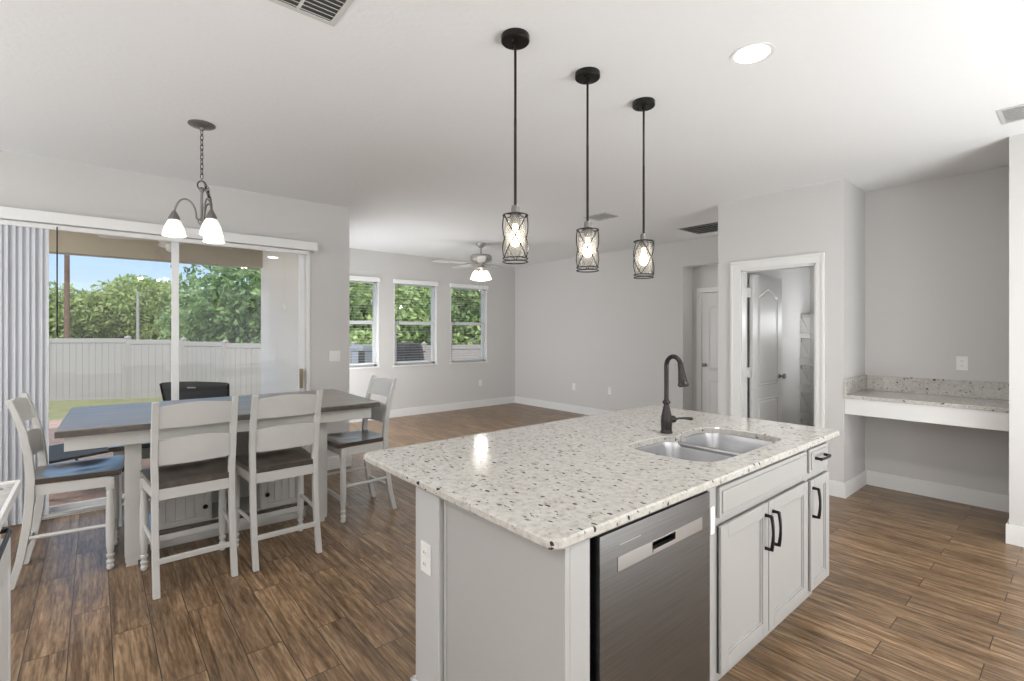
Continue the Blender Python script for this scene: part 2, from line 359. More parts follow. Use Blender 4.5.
# ------------------------------------------------------------------ the room shell
ZC = 2.83
XL = -5.27      # sliding door wall
XW = -7.78      # living room window wall
YB = 6.67       # living room back wall
b = MB(); b.box(-5.42, 2.8, -3.3, 7.5, -.12, 0); b.box(-7.93, -5.42, 1.95, 7.5, -.12, 0); struct('floor', b, FLOORM)
b = MB(); b.box(-5.42, 2.8, -3.3, 7.5, ZC, ZC+.15); b.box(-7.93, -5.42, 1.95, 7.5, ZC, ZC+.15); struct('ceiling', b, CEIL)
b = MB(); b.box(XL-.15, XL, -3.3, -1.15, 0, ZC); b.box(XL-.15, XL, -1.15, 1.70, 2.41, ZC); b.box(XL-.15, XL, 1.70, 2.127, 0, ZC)
struct('wall_left', b, WALL)
b = MB(); b.box(-7.93, XL-.15, 1.99, 2.127, 0, ZC); struct('wall_return', b, WALL)
b = MB(); b.box(-8.0, XL-.15, 1.88, 1.99, -.1, 2.9); struct('wall_porch', b, STUCCO)
wins = [(2.79, 3.651), (3.926, 4.786), (5.08, 5.94)]; WZ0, WZ1 = .895, 2.345
b = MB(); ys = [2.127] + [v for w in wins for v in w] + [7.5]
b.box(XW-.15, XW, 2.127, 7.5, 0, WZ0); b.box(XW-.15, XW, 2.127, 7.5, WZ1, ZC)
for i in range(0, len(ys), 2): b.box(XW-.15, XW, ys[i], ys[i+1], WZ0, WZ1)
struct('wall_window_side', b, WALL)
b = MB(); b.box(XW, -3.94, YB, 6.95, 0, ZC); b.box(-3.94, -2.58, YB, 6.83, 2.44, ZC); struct('wall_back', b, WALL)
b = MB(); b.box(-3.94, -3.80, 6.95, 7.07, 0, ZC); b.box(-3.80, -3.0, 6.95, 7.07, 2.06, ZC); b.box(-3.0, -2.58, 6.95, 7.07, 0, ZC); struct('wall_hall', b, WALL)
PX0, PX1, PY = -2.581, -1.425, 5.065
OX0, OX1, OZ = -2.336, -1.647, 2.105
b = MB(); b.box(PX0, OX0, PY, PY+.12, 0, ZC); b.box(OX1, PX1, PY, PY+.12, 0, ZC); b.box(OX0, OX1, PY, PY+.12, OZ, ZC)
b.box(PX0, PX0+.12, PY+.12, 7.35, 0, ZC); b.box(-1.54, PX1, PY+.12, 5.69, 0, ZC)
struct('wall_pantry', b, WALL)
b = MB(); b.box(PX0, -1.2, 7.35, 7.47, 0, ZC); b.box(-1.54, -1.42, 5.81, 7.35, 0, ZC); struct('wall_pantry_back', b, WALL)
b = MB(); b.box(-1.54, -.375, 5.69, 5.81, 0, ZC); struct('wall_alcove', b, WALL)
b = MB(); b.box(-.375, 2.8, 4.85, 5.81, 0, ZC); struct('wall_right_end', b, WALL)
b = MB(); b.box(2.8, 2.92, -3.3, 5.81, 0, ZC); struct('wall_right', b, WALL)
b = MB(); b.box(XL, 2.8, -3.3, -3.18, 0, ZC); struct('wall_rear', b, WALL)

# baseboards
def base(b, x0, x1, y0, y1, h=.135):
    b.box(x0, x1, y0, y1, 0, h-.02); 
    dx = (x1-x0) < .03; dy = (y1-y0) < .03
    b.box(x0+(.003 if dx else 0), x1-(.003 if dx else 0), y0+(.003 if dy else 0), y1-(.003 if dy else 0), h-.022, h, bev=.003)
b = MB(); base(b, XW, XW+.016, 2.127, YB); struct('baseboard_window_side', b, TRIM)
b = MB(); base(b, XW, -3.94, YB-.016, YB); struct('baseboard_back', b, TRIM)
b = MB(); base(b, PX0-.016, OX0-.1, PY-.016, PY); base(b, OX1+.075, PX1, PY-.016, PY); base(b, PX1, PX1+.016, PY-.016, 5.69); struct('baseboard_pantry', b, TRIM)
b = MB(); base(b, PX1+.016, -.375, 5.674, 5.69); struct('baseboard_alcove', b, TRIM)
b = MB(); base(b, -.391, 2.8, 4.834, 4.85); base(b, -.391, -.375, 4.85, 5.674); struct('baseboard_right', b, TRIM)
b = MB(); base(b, XL, XL+.016, 1.74, 2.143); base(b, -7.76, XL, 2.127, 2.143); struct('baseboard_left', b, TRIM)

# ------------------------------------------------------------------ living room windows and their blinds
for i, (y0, y1) in enumerate(wins):
    r = sroot('window_%d' % (i+1), (XW-.10, (y0+y1)/2, WZ0))
    b = MB(); xo, xi = XW-.14, XW-.075
    b.box(xo, xi, y0, y0+.05, WZ0, WZ1); b.box(xo, xi, y1-.05, y1, WZ0, WZ1); b.box(xo, xi, y0, y1, WZ0, WZ0+.06); b.box(xo, xi, y0, y1, WZ1-.05, WZ1)
    struct('window_frame', b, VINYLW, r)
    b = MB(); b.box(xo+.01, xi+.008, y0+.045, y1-.045, 1.60, 1.655, .004); b.box(xi-.01, xi+.012, y0+.05, y0+.08, WZ0+.05, 1.62); b.box(xi-.01, xi+.012, y1-.08, y1-.05, WZ0+.05, 1.62)
    struct('meeting_rail', b, VINYLW, r)
    b = MB(); b.box(XW-.115, XW-.108, y0+.045, y1-.045, WZ0+.05, WZ1-.045); struct('pane', b, GLASS, r)
    b = MB(); b.box(XW-.08, XW+.022, y0-.02, y1+.02, WZ0-.028, WZ0, .004); struct('window_sill', b, TRIM, r)
    b = MB(); b.box(XW-.075, XW+.002, y1-.012, y1-.0005, WZ0, WZ1); b.box(XW-.075, XW+.002, y0+.0005, y0+.012, WZ0, WZ1); struct('window_jamb', b, TRIM, r)
    lab = ['white horizontal blind on the window half hidden by the dining wall corner', 'white horizontal blind on the middle window of the far wall', 'white horizontal blind on the window behind the ceiling fan, nearest the room corner'][i]
    t = thing('window_blind', lab, 'blind', (XW-.03, (y0+y1)/2, WZ0+.03), 0, 'horizontal blinds on the far windows')
    b = MB(); b.box(XW-.055, XW+.028, y0-.015, y1+.015, WZ1-.035, WZ1+.04, .006); obj('valance', b, SLAT, t)
    b = MB(); z = WZ1-.06
    while z > WZ0+.07:
        b.box(-.021, .021, y0+.02, y1-.02, -.001, .001, M=Matrix.Translation((XW-.038, 0, z)) @ Matrix.Rotation(R(2 if z > 1.47 else -1), 4, 'Y')); z -= .0445
    obj('slats', b, SLAT, t)
    b = MB(); b.box(XW-.062, XW-.014, y0+.02, y1-.02, WZ0+.035, WZ0+.055, .003); obj('bottom_rail', b, SLAT, t)
    b = MB(); b.tube([(XW-.005, y0+.09, WZ1-.05), (XW-.004, y0+.09, WZ0+.55)], .004, 6); obj('wand', b, GREYMET, t)

# ------------------------------------------------------------------ sliding glass door
r = sroot('door_1', (XL-.09, .3, 0)); xo, xi = XL-.135, XL-.035
SY0, SY1 = -1.15, 1.70
b = MB(); b.box(xo, xi, SY0, SY1, 0, .035); b.box(xo, xi, SY0, SY1, 2.385, 2.41); b.box(xo, xi, SY0, SY0+.03, 0, 2.41); b.box(xo, xi, SY1-.03, SY1, 0, 2.41)
struct('door_frame', b, VINYLW, r)
def gpanel(y0, y1, x, stile=.055):
    p = MB(); p.box(x-.018, x+.018, y0, y0+stile, .04, 2.385, .003); p.box(x-.018, x+.018, y1-stile, y1, .04, 2.385, .003)
    p.box(x-.018, x+.018, y0+stile, y1-stile, .036, .075, .003); p.box(x-.018, x+.018, y0+stile, y1-stile, 2.345, 2.385, .003); return p
pa = struct('sliding_panel', gpanel(.52, SY1-.03, XL-.065), VINYLW, r)
b = MB(); b.box(XL-.068, XL-.062, .57, SY1-.08, .07, 2.35); struct('pane', b, GLASS, pa)
pb = struct('fixed_panel', gpanel(SY0+.03, .58, XL-.11), VINYLW, r)
b = MB(); b.box(XL-.113, XL-.107, SY0+.08, .53, .07, 2.35); struct('pane', b, GLASS, pb)
b = MB(); b.box(XL-.046, XL-.012, 1.612, 1.642, .89, 1.09, .005); b.tube([(XL-.04, 1.627, .92), (XL+.0, 1.627, .92), (XL+.0, 1.627, 1.06), (XL-.04, 1.627, 1.06)], .007, 8)
struct('door_handle', b, CHIMW, r)
# casing strip at right
b = MB(); b.box(XL-.03, XL+.012, 1.672, 1.705, 0, 2.31, .003); struct('trim_1', b, TRIM)

# vertical blind with its valance
t = thing('vertical_blind', 'white vertical blind stacked at the left of the sliding door under a long valance', 'blind', (XL+.06, .3, 0))
b = MB(); b.box(XL, XL+.115, -1.3, 1.75, 2.305, 2.39, .004); obj('valance', b, TRIM, t)
b = MB(); b.box(XL+.03, XL+.07, -1.2, 1.66, 2.265, 2.3); obj('head_track', b, TRIM, t)
for k in range(22):
    y = -1.08+k*.0365; a = R((70, 66, 72, 60)[k % 4])
    M = Matrix.Translation((XL+.055, y, 0)) @ Matrix.Rotation(a, 4, 'Z')
    b = MB(); 
    pts = [(-.044, .0), (-.022, .007), (0, .009), (.022, .007), (.044, 0)]
    poly = [(p[0], p[1]+.001) for p in pts] + [(p[0], p[1]-.001) for p in reversed(pts)]
    b.prism(poly, .03, 2.265, M=M); obj('vane', b, BLINDV, t)
b = MB(); b.tube([(XL+.11, -.225, 2.28), (XL+.11, -.225, 1.44)], .0045, 8); obj('wand', b, BLACK, t, label='black tilt wand')

# ------------------------------------------------------------------ electrical plates
def plate(name, label, cat, c, axis, w=.075, h=.118, kind='outlet', group=None):
    """axis: the outward normal, 'x+' 'y-'"""
    t = thing(name, label, cat, c, {'x+': R(90), 'y-': 0}[axis], group)
    b = MB(); b.box(-w/2, w/2, -.007, 0, -h/2, h/2, .002); p = bm_local('plate', b, PLATE, t)
    gang = 2 if w > .1 else 1
    for g in range(gang):
        x = (g-(gang-1)/2)*.046
        if kind == 'outlet':
            for z in (-.022, .022):
                b = MB(); b.lathe([(.0155, 0), (.0155, .003)], seg=16, M=Matrix.Translation((x, -.007, z)) @ Matrix.Rotation(R(90), 4, 'X')); s = bm_local('socket', b, PLATE, t)
                b = MB(); b.box(x-.007, x-.005, -.0108, -.0095, z-.004, z+.005); b.box(x+.005, x+.007, -.0108, -.0095, z-.004, z+.005); bm_local('slots', b, SLOT, s)
        else:
            b = MB(); b.box(x-.016, x+.016, -.011, -.006, -.034, .034, .002); bm_local('rocker', b, PLATE, t)
    return t
def bm_local(name, mb, m, parent, smooth=False, label=None):
    me = bpy.data.meshes.new(name); mb.bm.to_mesh(me); mb.bm.free(); me.materials.append(m)
    if smooth:
        me.polygons.foreach_set('use_smooth', [True]*len(me.polygons)); me.set_sharp_from_angle(angle=R(38))
    o = bpy.data.objects.new(name, me); COL.objects.link(o); o.parent = parent
    if label: o['label'] = label
    return o
plate('light_switch', 'white double light switch on the wall right of the sliding door', 'switch', (XL, 1.965, 1.21), 'x+', .118, .118, 'switch')
plate('wall_outlet', 'white outlet low on the far wall below the window nearest the corner', 'outlet', (XW, 5.77, .47), 'x+', group='wall outlets')
plate('wall_outlet', 'white outlet low on the back wall, the left one of two', 'outlet', (-6.12, YB, .47), 'y-', group='wall outlets')
plate('wall_outlet', 'white outlet low on the back wall, the right one of two', 'outlet', (-5.30, YB, .47), 'y-', group='wall outlets')
plate('wall_outlet', 'white outlet on the alcove wall above the granite desk', 'outlet', (-.725, 5.69, 1.20), 'y-', group='wall outlets')

# ------------------------------------------------------------------ pantry door and casing
b = MB()
b.box(OX0-.1, OX0, PY-.018, PY, 0, OZ, .003); b.box(OX1, OX1+.072, PY-.018, PY, 0, OZ, .003); b.box(OX0-.1, OX1+.072, PY-.018, PY, OZ, OZ+.088, .003)
b.box(OX0-.1, OX0-.075, PY-.026, PY-.016, 0, OZ+.06, .003); b.box(OX1+.05, OX1+.072, PY-.026, PY-.016, 0, OZ+.06, .003); b.box(OX0-.1, OX1+.072, PY-.026, PY-.016, OZ+.064, OZ+.088, .003)
b.box(OX0, OX0+.010, PY, PY+.12, 0, OZ); b.box(OX1-.018, OX1, PY, PY+.12, 0, OZ); b.box(OX0, OX1, PY, PY+.12, OZ-.018, OZ)
struct('trim_2', b, TRIM)
def panel_door(w, h, th=.035):
    """slab in local X (0..w), face toward -Y and +Y, two panels, the upper one with an arched top"""
    b = MB(); b.box(0, w, -th/2, th/2, .012, h, .002)
    def ring(poly, zoff, s):
        t = bmesh.new(); n = len(poly); cx = sum(p[0] for p in poly)/n; cz = sum(p[1] for p in poly)/n
        def ins(k, yy): return [t.verts.new((cx+(p[0]-cx)*(1-k/(max(abs(p[0]-cx), .12))), yy, cz+(p[1]-cz)*(1-k/(max(abs(p[1]-cz), .12))))) for p in poly]
        r0 = ins(0, s*(th/2)); r1 = ins(.008, s*(th/2+.005)); r2 = ins(.022, s*(th/2+.0005)); r3 = ins(.04, s*(th/2+.006))
        for A, B in ((r0, r1), (r1, r2), (r2, r3)):
            for i in range(n): t.faces.new((A[i], A[(i+1) % n], B[(i+1) % n], B[i]))
        t.faces.new(r3); bmesh.ops.recalc_face_normals(t, faces=t.faces); b._merge(t)
    m_ = .11
    lo = [(m_, .24), (w-m_, .24), (w-m_, .76), (m_, .76)]
    up = [(m_, .90), (w-m_, .90), (w-m_, h-.22)]
    for i in range(1, 14):
        u = i/14; up.append((w-m_-(w-2*m_)*u, h-.22+.09*(sin(pi*u)**1.6)))
    up.append((m_, h-.22))
    for s in (-1, 1): ring(lo, 0, s); ring(up, 0, s)
    return b
r = sroot('door_2', (OX0+.028, PY+.168, 0)); r.rotation_euler = (0, 0, R(87.5))
bm_local('door_slab', panel_door(.67, 2.07), DOORW, r)
b = MB()
for s in (-1, 1):
    b.lathe([(.026, 0), (.028, .004), (.012, .010), (.010, .03), (.024, .038), (.030, .050), (.026, .064), (.006, .070)], seg=20, M=Matrix.Translation((.61, s*.0175, .98)) @ Matrix.Rotation(R(-90*s), 4, 'X'))
bm_local('door_knob', b, NICKEL, r, True)
for z in (.22, 1.05, 1.88):
    b = MB(); b.box(-.055, .003, -.004, .018, z-.05, z+.05, .001); b.tube([(-.004, -.02, z-.055), (-.004, -.02, z+.055)], .006, 8); bm_local('hinge', b, DOORW, r)
# hallway door
b = MB(); b.box(-3.87, -3.80, 6.93, 6.95, 0, 2.06, .003); b.box(-3.0, -2.93, 6.93, 6.95, 0, 2.06, .003); b.box(-3.87, -2.93, 6.93, 6.95, 2.06, 2.13, .003); struct('trim_3', b, TRIM)
r = sroot('door_3', (-3.799, 6.972, 0)); bm_local('door_slab', panel_door(.79, 2.055), DOORW, r)
b = MB(); b.lathe([(.026, 0), (.012, .010), (.010, .03), (.026, .040), (.028, .056), (.006, .066)], seg=16, M=Matrix.Translation((.06, -.0175, .98)) @ Matrix.Rotation(R(90), 4, 'X')); bm_local('door_knob', b, NICKEL, r, True)
b = MB(); base(b, -3.94, -3.87, 6.934, 6.95); struct('baseboard_hall', b, TRIM)

# pantry wire shelves
def wire_shelf():
    t = thing('wire_shelf', '', 'shelf', (0, 0, 0), 0, 'wire shelves in the pantry')
    b = MB(); w = 1.0; d = .33
    for k in range(int(w/.026)+1): x = .006+k*.026; b.tube([(x, 0, 0), (x, -d, 0), (x, -d, -.032)], .0022, 5)
    bm_local('deck_wires', b, WIREW, t)
    b = MB()
    for y, z in ((-.004, -.003), (-d/2, -.004), (-d, -.002), (-d, -.034)): b.tube([(0, y, z), (w, y, z)], .0038, 6)
    bm_local('rails', b, WIREW, t)
    b = MB()
    for k in range(int(w/.026)+1): x = .006+k*.026; b.tube([(x, -d, 0), (x, -d-.03, -.24)], .0016, 4)
    b.tube([(0, -d-.03, -.24), (w, -d-.03, -.24)], .003, 5); bm_local('front_grid', b, WIREW, t)
    for x in (.012, .5, .98):
        b = MB(); b.box(x-.009, x+.009, -d-.012, -d+.012, -.045, .006, .002); b.tube([(x, -d+.005, -.04), (x, -.005, -.27)], .0045, 6); bm_local('support_brace', b, WIREW, t)
    return t
ws0 = wire_shelf()
for k, (z, l) in enumerate(((1.70, 'white wire shelf in the pantry, the topmost'), (1.385, 'white wire shelf in the pantry, second from the top'), (1.035, 'white wire shelf in the pantry, third from the top'), (.685, 'white wire shelf in the pantry, fourth from the top'), (.335, 'white wire shelf in the pantry, lowest one just above the island counter'))):
    if k == 0: ws0.location = (-2.459, 7.349, z); ws0['label'] = l
    else: dup(ws0, (-2.459, 7.349, z), 0, l)

# ------------------------------------------------------------------ alcove desk
t = thing('alcove_desk', 'built-in granite desk with backsplash and white apron in the wall alcove', 'desk', (-.93, 5.37, .745))
b = MB(); b.box(PX1+.001, -.376, PY-.012, 5.689, .885, .915, .004); obj('desk_top', b, GRAN, t)
b = MB(); b.box(PX1+.022, -.376, 5.668, 5.689, .915, 1.055, .002); obj('backsplash', b, GRAN, t)
b = MB(); b.box(PX1+.001, PX1+.021, PY-.008, 5.689, .915, 1.055, .002); obj('side_splash', b, GRAN, t)
b = MB(); b.box(PX1+.002, -.377, PY+.002, PY+.022, .745, .885, .002); obj('apron', b, TRIM, t)

# ------------------------------------------------------------------ kitchen island
ISL = (-1.5, 2.1, 0)
IX, IY0, IY1 = -.945, .993, 3.075      # cabinet face, near end, far end
t = thing('island', 'grey painted kitchen island base with cabinet doors and a half wall', 'kitchen island', ISL)
def shaker(y0, y1, z0, z1, x=IX, fr=.055, th=.02):
    b = MB(); b.box(x, x+th*.45, y0, y1, z0, z1)
    for a in ((y0, y0+fr, z0, z1), (y1-fr, y1, z0, z1), (y0+fr, y1-fr, z0, z0+fr), (y0+fr, y1-fr, z1-fr, z1)):
        b.box(x, x+th, *a, .0025)
    f2 = fr+.009
    for a in ((y0+fr, y0+f2, z0+fr, z1-fr), (y1-f2, y1-fr, z0+fr, z1-fr), (y0+f2, y1-f2, z0+fr, z0+f2), (y0+f2, y1-f2, z1-f2, z1-fr)):
        b.box(x, x+th*.72, *a, .002)
    return b
def slabfront(y0, y1, z0, z1, x=IX):
    b = MB(); b.box(x, x+.014, y0, y1, z0, z1, .003); b.box(x+.012, x+.02, y0+.016, y1-.016, z0+.016, z1-.016, .003); return b
def pull(p, vertical, L):
    b = MB(); n = 10; pts = []
    for i in range(n+1):
        u = i/n-.5; d = .026+.008*(1-(2*u)**2); pts.append((p[0]+d, p[1], p[2]+u*L) if vertical else (p[0]+d, p[1]+u*L, p[2]))
    b.tube(pts, [.0062+.002*abs(2*i/n-1) for i in range(n+1)], 8)
    for e in (-.5, .5):
        q = (p[0], p[1], p[2]+e*L*.96) if vertical else (p[0], p[1]+e*L*.96, p[2])
        b.tube([q, (q[0]+.03, q[1], q[2])], [.0085, .0062], 8)
    return b
# carcass
b = MB(); b.box(-1.56, IX-.02, 1.775, IY1, .13, .66); b.box(-1.56, IX-.02, 1.775, 1.795, .66, .884); b.box(-1.56, IX-.02, IY1-.02, IY1, .66, .884); b.box(-1.56, -1.545, 1.775, IY1, .66, .884); b.box(-1.56, IX-.075, 1.775, IY1, 0, .13)
# face frame
for a in ((1.772, 1.85), (2.725, 2.785), (3.03, IY1)): b.box(IX-.02, IX, *a, .13, .884)
b.box(IX-.021, IX-.001, 1.81, IY1-.005, .868, .883); b.box(IX-.021, IX-.001, 1.81, IY1-.005, .70, .76); b.box(IX-.021, IX-.001, 1.81, IY1-.005, .131, .16); b.box(IX-.022, IX-.002, 2.262, 2.280, .132, .72)
obj('cabinet_body', b, CAB, t)
for (y0, y1, py) in ((1.842, 2.268, 2.236), (2.276, 2.738, 2.312)):
    d = obj('cabinet_door', shaker(y0, y1, .145, .718), CAB, t); obj('pull_handle', pull((IX+.02, py, .597), True, .15), BLACK, d, True, 'black arched pull')
d = obj('cabinet_door', shaker(2.776, 3.045, .148, .712, fr=.05), CAB, t); obj('pull_handle', pull((IX+.02, 2.80, .60), True, .15), BLACK, d, True, 'black arched pull')
obj('false_drawer_front', slabfront(1.842, 2.738, .748, .868), CAB, t)
d = obj('drawer', slabfront(2.776, 3.045, .748, .868), CAB, t); obj('pull_handle', pull((IX+.02, 2.90, .818), False, .13), BLACK, d, True, 'black arched pull')
# near end: filler stile, end panel, half wall
b = MB(); b.box(-1.546, IX, IY0, IY0+.02, 0, .884, .002); b.box(IX-.02, IX, IY0+.02, 1.098, 0, .884, .002); obj('end_panel', b, PANEL, t)
b = MB(); b.box(-1.560, -1.544, IY0-.005, IY0+.016, 0, .8835, .003); obj('panel_moulding', b, PANEL, t)
b = MB(); b.box(-1.748, -1.572, IY0-.018, IY1, 0, .8835, .004); obj('half_wall', b, mat('half_wall_paint', (.52, .52, .515), .6, var=(2, .01)), t)
b = MB(); b.box(-1.765, -1.748, IY0-.034, IY1, 0, .09, .004); b.box(-1.765, -1.572, IY0-.034, IY0-.018, 0, .09, .004); obj('base_moulding', b, TRIM, t)
b = MB(); b.box(-1.572, -1.56, IY0+.02, IY1, 0, .883); b.box(-1.56, -1.53, 1.1, 1.77, 0, .88); obj('back_panel', b, PANEL, t)
plate('wall_outlet', 'white outlet on the end of the island half wall', 'outlet', (-1.66, IY0-.018, .60), 'y-', .07, .115, group='wall outlets')
# little plate between dishwasher and doors
tag(obj('air_switch_plate', MB().box(IX, IX+.006, 1.788, 1.818, .695, .80, .002), PLATE), 'small white plate on the stile between dishwasher and sink doors', 'plate')

# dishwasher
t = thing('dishwasher', 'dark stainless dishwasher built into the island end', 'dishwasher', (-1.24, 1.46, 0))
b = MB(); b.box(-1.52, IX-.03, 1.135, 1.765, .11, .872); b.box(-1.5, IX-.07, 1.135, 1.765, 0, .11); obj('tub_body', b, BLACK, t)
d = MB(); x1 = IX+.012
t_ = bmesh.new()
d.box(IX-.03, x1, 1.128, 1.768, .105, .742); d.box(IX-.03, x1, 1.128, 1.768, .785, .868)
d.box(IX-.03, x1, 1.128, 1.21, .742, .785); d.box(IX-.03, x1, 1.71, 1.768, .742, .785)
dd = obj('door_panel', d, STEEL, t)
b = MB(); b.box(IX-.01, x1+.002, 1.21, 1.392, .741, .786, .001); b.box(IX-.01, x1+.002, 1.53, 1.71, .741, .786, .001); b.box(IX-.01, x1+.002, 1.392, 1.53, .741, .749); b.box(IX-.01, x1+.002, 1.392, 1.53, .781, .786)
b.box(IX-.004, x1+.004, 1.395, 1.527, .747, .757, .002)
obj('handle_strip', b, STEELH, dd, label='lighter handle strip with a pocket grip')
b = MB(); b.box(IX-.028, IX-.018, 1.392, 1.53, .745, .785); obj('handle_pocket', b, BLACK, dd)
b = MB(); b.box(x1, x1+.0008, 1.222, 1.33, .8195, .822); obj('badge_line', b, STEELH, dd)
b = MB(); b.box(IX-.06, IX-.035, 1.10, 1.135, 0, .875); obj('side_gap_shade', b, BLACK, t)  # black strip in place of the shade inside the side gap

# countertop with cut-out for the sink
def countertop():
    outer = rrect(-2.172, -.918, .925, 3.23, .045, 6)
    hole = sink_outline()
    t = bmesh.new()
    def loop(pts, z): return [t.verts.new((x, y, z)) for x, y in pts]
    z0, z1, e = .884, .914, .006
    def off(pts, k, sgn):
        out = []; n = len(pts)
        for i in range(n):
            a = Vector(pts[(i-1) % n]); c = Vector(pts[(i+1) % n]); tdir = (c-a).normalized(); nr = Vector((tdir.y, -tdir.x))
            out.append(tuple(Vector(pts[i])+nr*k*sgn))
        return out
    ob, om, ot0, ot = loop(off(outer, -e*.7, 1), z0), loop(outer, z0+e), loop(outer, z1-e), loop(off(outer, -e, 1), z1)
    hb, ht0, ht = loop(hole, z0), loop(hole, z1-.004), loop(off(hole, .004, 1), z1)
    def strip(A, B):
        n = len(A)
        for i in range(n): t.faces.new((A[i], A[(i+1) % n], B[(i+1) % n], B[i]))
    strip(ob, om); strip(om, ot0); strip(ot0, ot); strip(hb, ht0); strip(ht0, ht)
    from mathutils.geometry import tessellate_polygon
    for A, B in ((ot, ht), (ob, hb)):
        vs = A+B
        for tri in tessellate_polygon([[v.co for v in A], [v.co for v in B]]):
            try: t.faces.new([vs[k] for k in tri])
            except ValueError: pass
    bmesh.ops.recalc_face_normals(t, faces=t.faces)
    b = MB(); b._merge(t); return b
def sink_outline():
    ctrl = [(-1.04, 2.10), (-1.04, 2.62), (-1.05, 2.72), (-1.12, 2.77), (-1.35, 2.77), (-1.43, 2.74), (-1.475, 2.66), (-1.475, 2.55), (-1.46, 2.46), (-1.435, 2.395), (-1.445, 2.35), (-1.48, 2.31), (-1.49, 2.2), (-1.49, 2.06), (-1.46, 1.985), (-1.38, 1.955), (-1.20, 1.955), (-1.09, 1.985)]
    n = len(ctrl); out = []
    for i in range(n):
        p = [Vector(ctrl[(i+k) % n]) for k in (-1, 0, 1, 2)]
        for s in range(4):
            u = s/4; v = .5*((2*p[1])+(p[2]-p[0])*u+(2*p[0]-5*p[1]+4*p[2]-p[3])*u*u+(3*p[1]-p[0]-3*p[2]+p[3])*u**3); out.append((v.x, v.y))
    return out
tag(obj('countertop', countertop(), GRAN), 'speckled white granite countertop covering the whole island', 'countertop')

# undermount sink
t = thing('kitchen_sink', 'stainless double bowl sink set under the island granite', 'sink', (-1.26, 2.36, .68))
def bowl(x0, x1, y0, y1, zt, depth):
    tb = bmesh.new(); levels = [(0, zt), (.006, zt-.03), (.014, zt-depth*.6), (.03, zt-depth*.92), (.06, zt-depth)]
    rings = [[tb.verts.new((x, y, z)) for x, y in rrect(x0+i, x1-i, y0+i, y1-i, max(.075-i*.3, .03), 6)] for i, z in levels]
    for a, c in zip(rings, rings[1:]):
        for i in range(len(a)): tb.faces.new((a[i], a[(i+1) % len(a)], c[(i+1) % len(a)], c[i]))
    tb.faces.new(rings[-1]); bmesh.ops.recalc_face_normals(tb, faces=tb.faces); bmesh.ops.reverse_faces(tb, faces=tb.faces)
    b = MB(); b._merge(tb); return b
sb = bowl(-1.485, -1.04, 1.955, 2.372, .882, .19); bw = obj('bowl', sb, STEELB, t, True)
b = MB(); b.lathe([(.042, 0), (.045, .003), (.036, .004), (.03, -.004), (.001, -.004)], (-1.26, 2.16, .694), 20); obj('drain', b, STEELB, bw, True)
sb = bowl(-1.475, -1.04, 2.396, 2.77, .882, .19); bw = obj('bowl', sb, STEELB, t, True)
b = MB(); b.lathe([(.042, 0), (.045, .003), (.036, .004), (.03, -.004), (.001, -.004)], (-1.26, 2.58, .694), 20); obj('drain', b, STEELB, bw, True)
b = MB(); b.box(-1.49, -1.03, 2.368, 2.40, .858, .8825, .004); b.box(-1.51, -1.485, 1.93, 2.80, .872, .8835); b.box(-1.04, -1.015, 1.93, 2.80, .872, .8835); obj('rim', b, STEELB, t, True)

# faucet
FX, FY = -1.52, 2.405
t = thing('kitchen_faucet', 'dark bronze pull-down gooseneck faucet behind the sink', 'faucet', (FX, FY, .914))
b = MB(); b.lathe([(.033, 0), (.034, .006), (.030, .012), (.029, .02), (.031, .06), (.028, .095), (.020, .13), (.016, .15), (.0145, .158), (.021, .163), (.022, .170), (.019, .176), (.0135, .180), (.0125, .19)], (FX, FY, .914), 28); obj('body', b, BRONZE, t, True)
dx, dy = .965, -.26          # the spout swings over the near bowl's divider
pts = [(0, 0, 1.09), (0, 0, 1.20), (0, 0, 1.283)]
RR = .054
for i in range(1, 13):
    a = R(180-i*13.2); pts.append((RR+RR*cos(a), 0, 1.283+RR*sin(a)))
P3 = [(FX+p[0]*dx, FY+p[0]*dy, p[2]) for p in pts]
b = MB(); b.tube(P3, .0125, 16); obj('gooseneck', b, BRONZE, t, True)
e0 = Vector(P3[-1]); dr = (Vector(P3[-1])-Vector(P3[-2])).normalized(); dr = Vector((dr.x*.35, dr.y*.35, dr.z)).normalized()
b = MB(); hp = [(0, .0125), (.008, .016), (.016, .0145), (.05, .018), (.085, .023), (.105, .0245), (.112, .028), (.124, .028), (.128, .022)]
b.tube([e0+dr*(s-.003) for s, _ in hp], [q for _, q in hp], 20); obj('spray_head', b, BRONZE, t, True)
hd = Vector((.55, .80, 0)).normalized(); hc = Vector((FX, FY, .988))
b = MB(); b.tube([hc+hd*.01, hc+hd*.035, hc+hd*.05, hc+hd*.055], [.021, .021, .017, .008], 18)
b.tube([hc+hd*.05, hc+hd*.07+Vector((0, 0, .004)), hc+hd*.10+Vector((0, 0, .004)), hc+hd*.14+Vector((0, 0, .001)), hc+hd*.15], [.008, .0055, .006, .0095, .006], 12); obj('lever_handle', b, BRONZE, t, True)

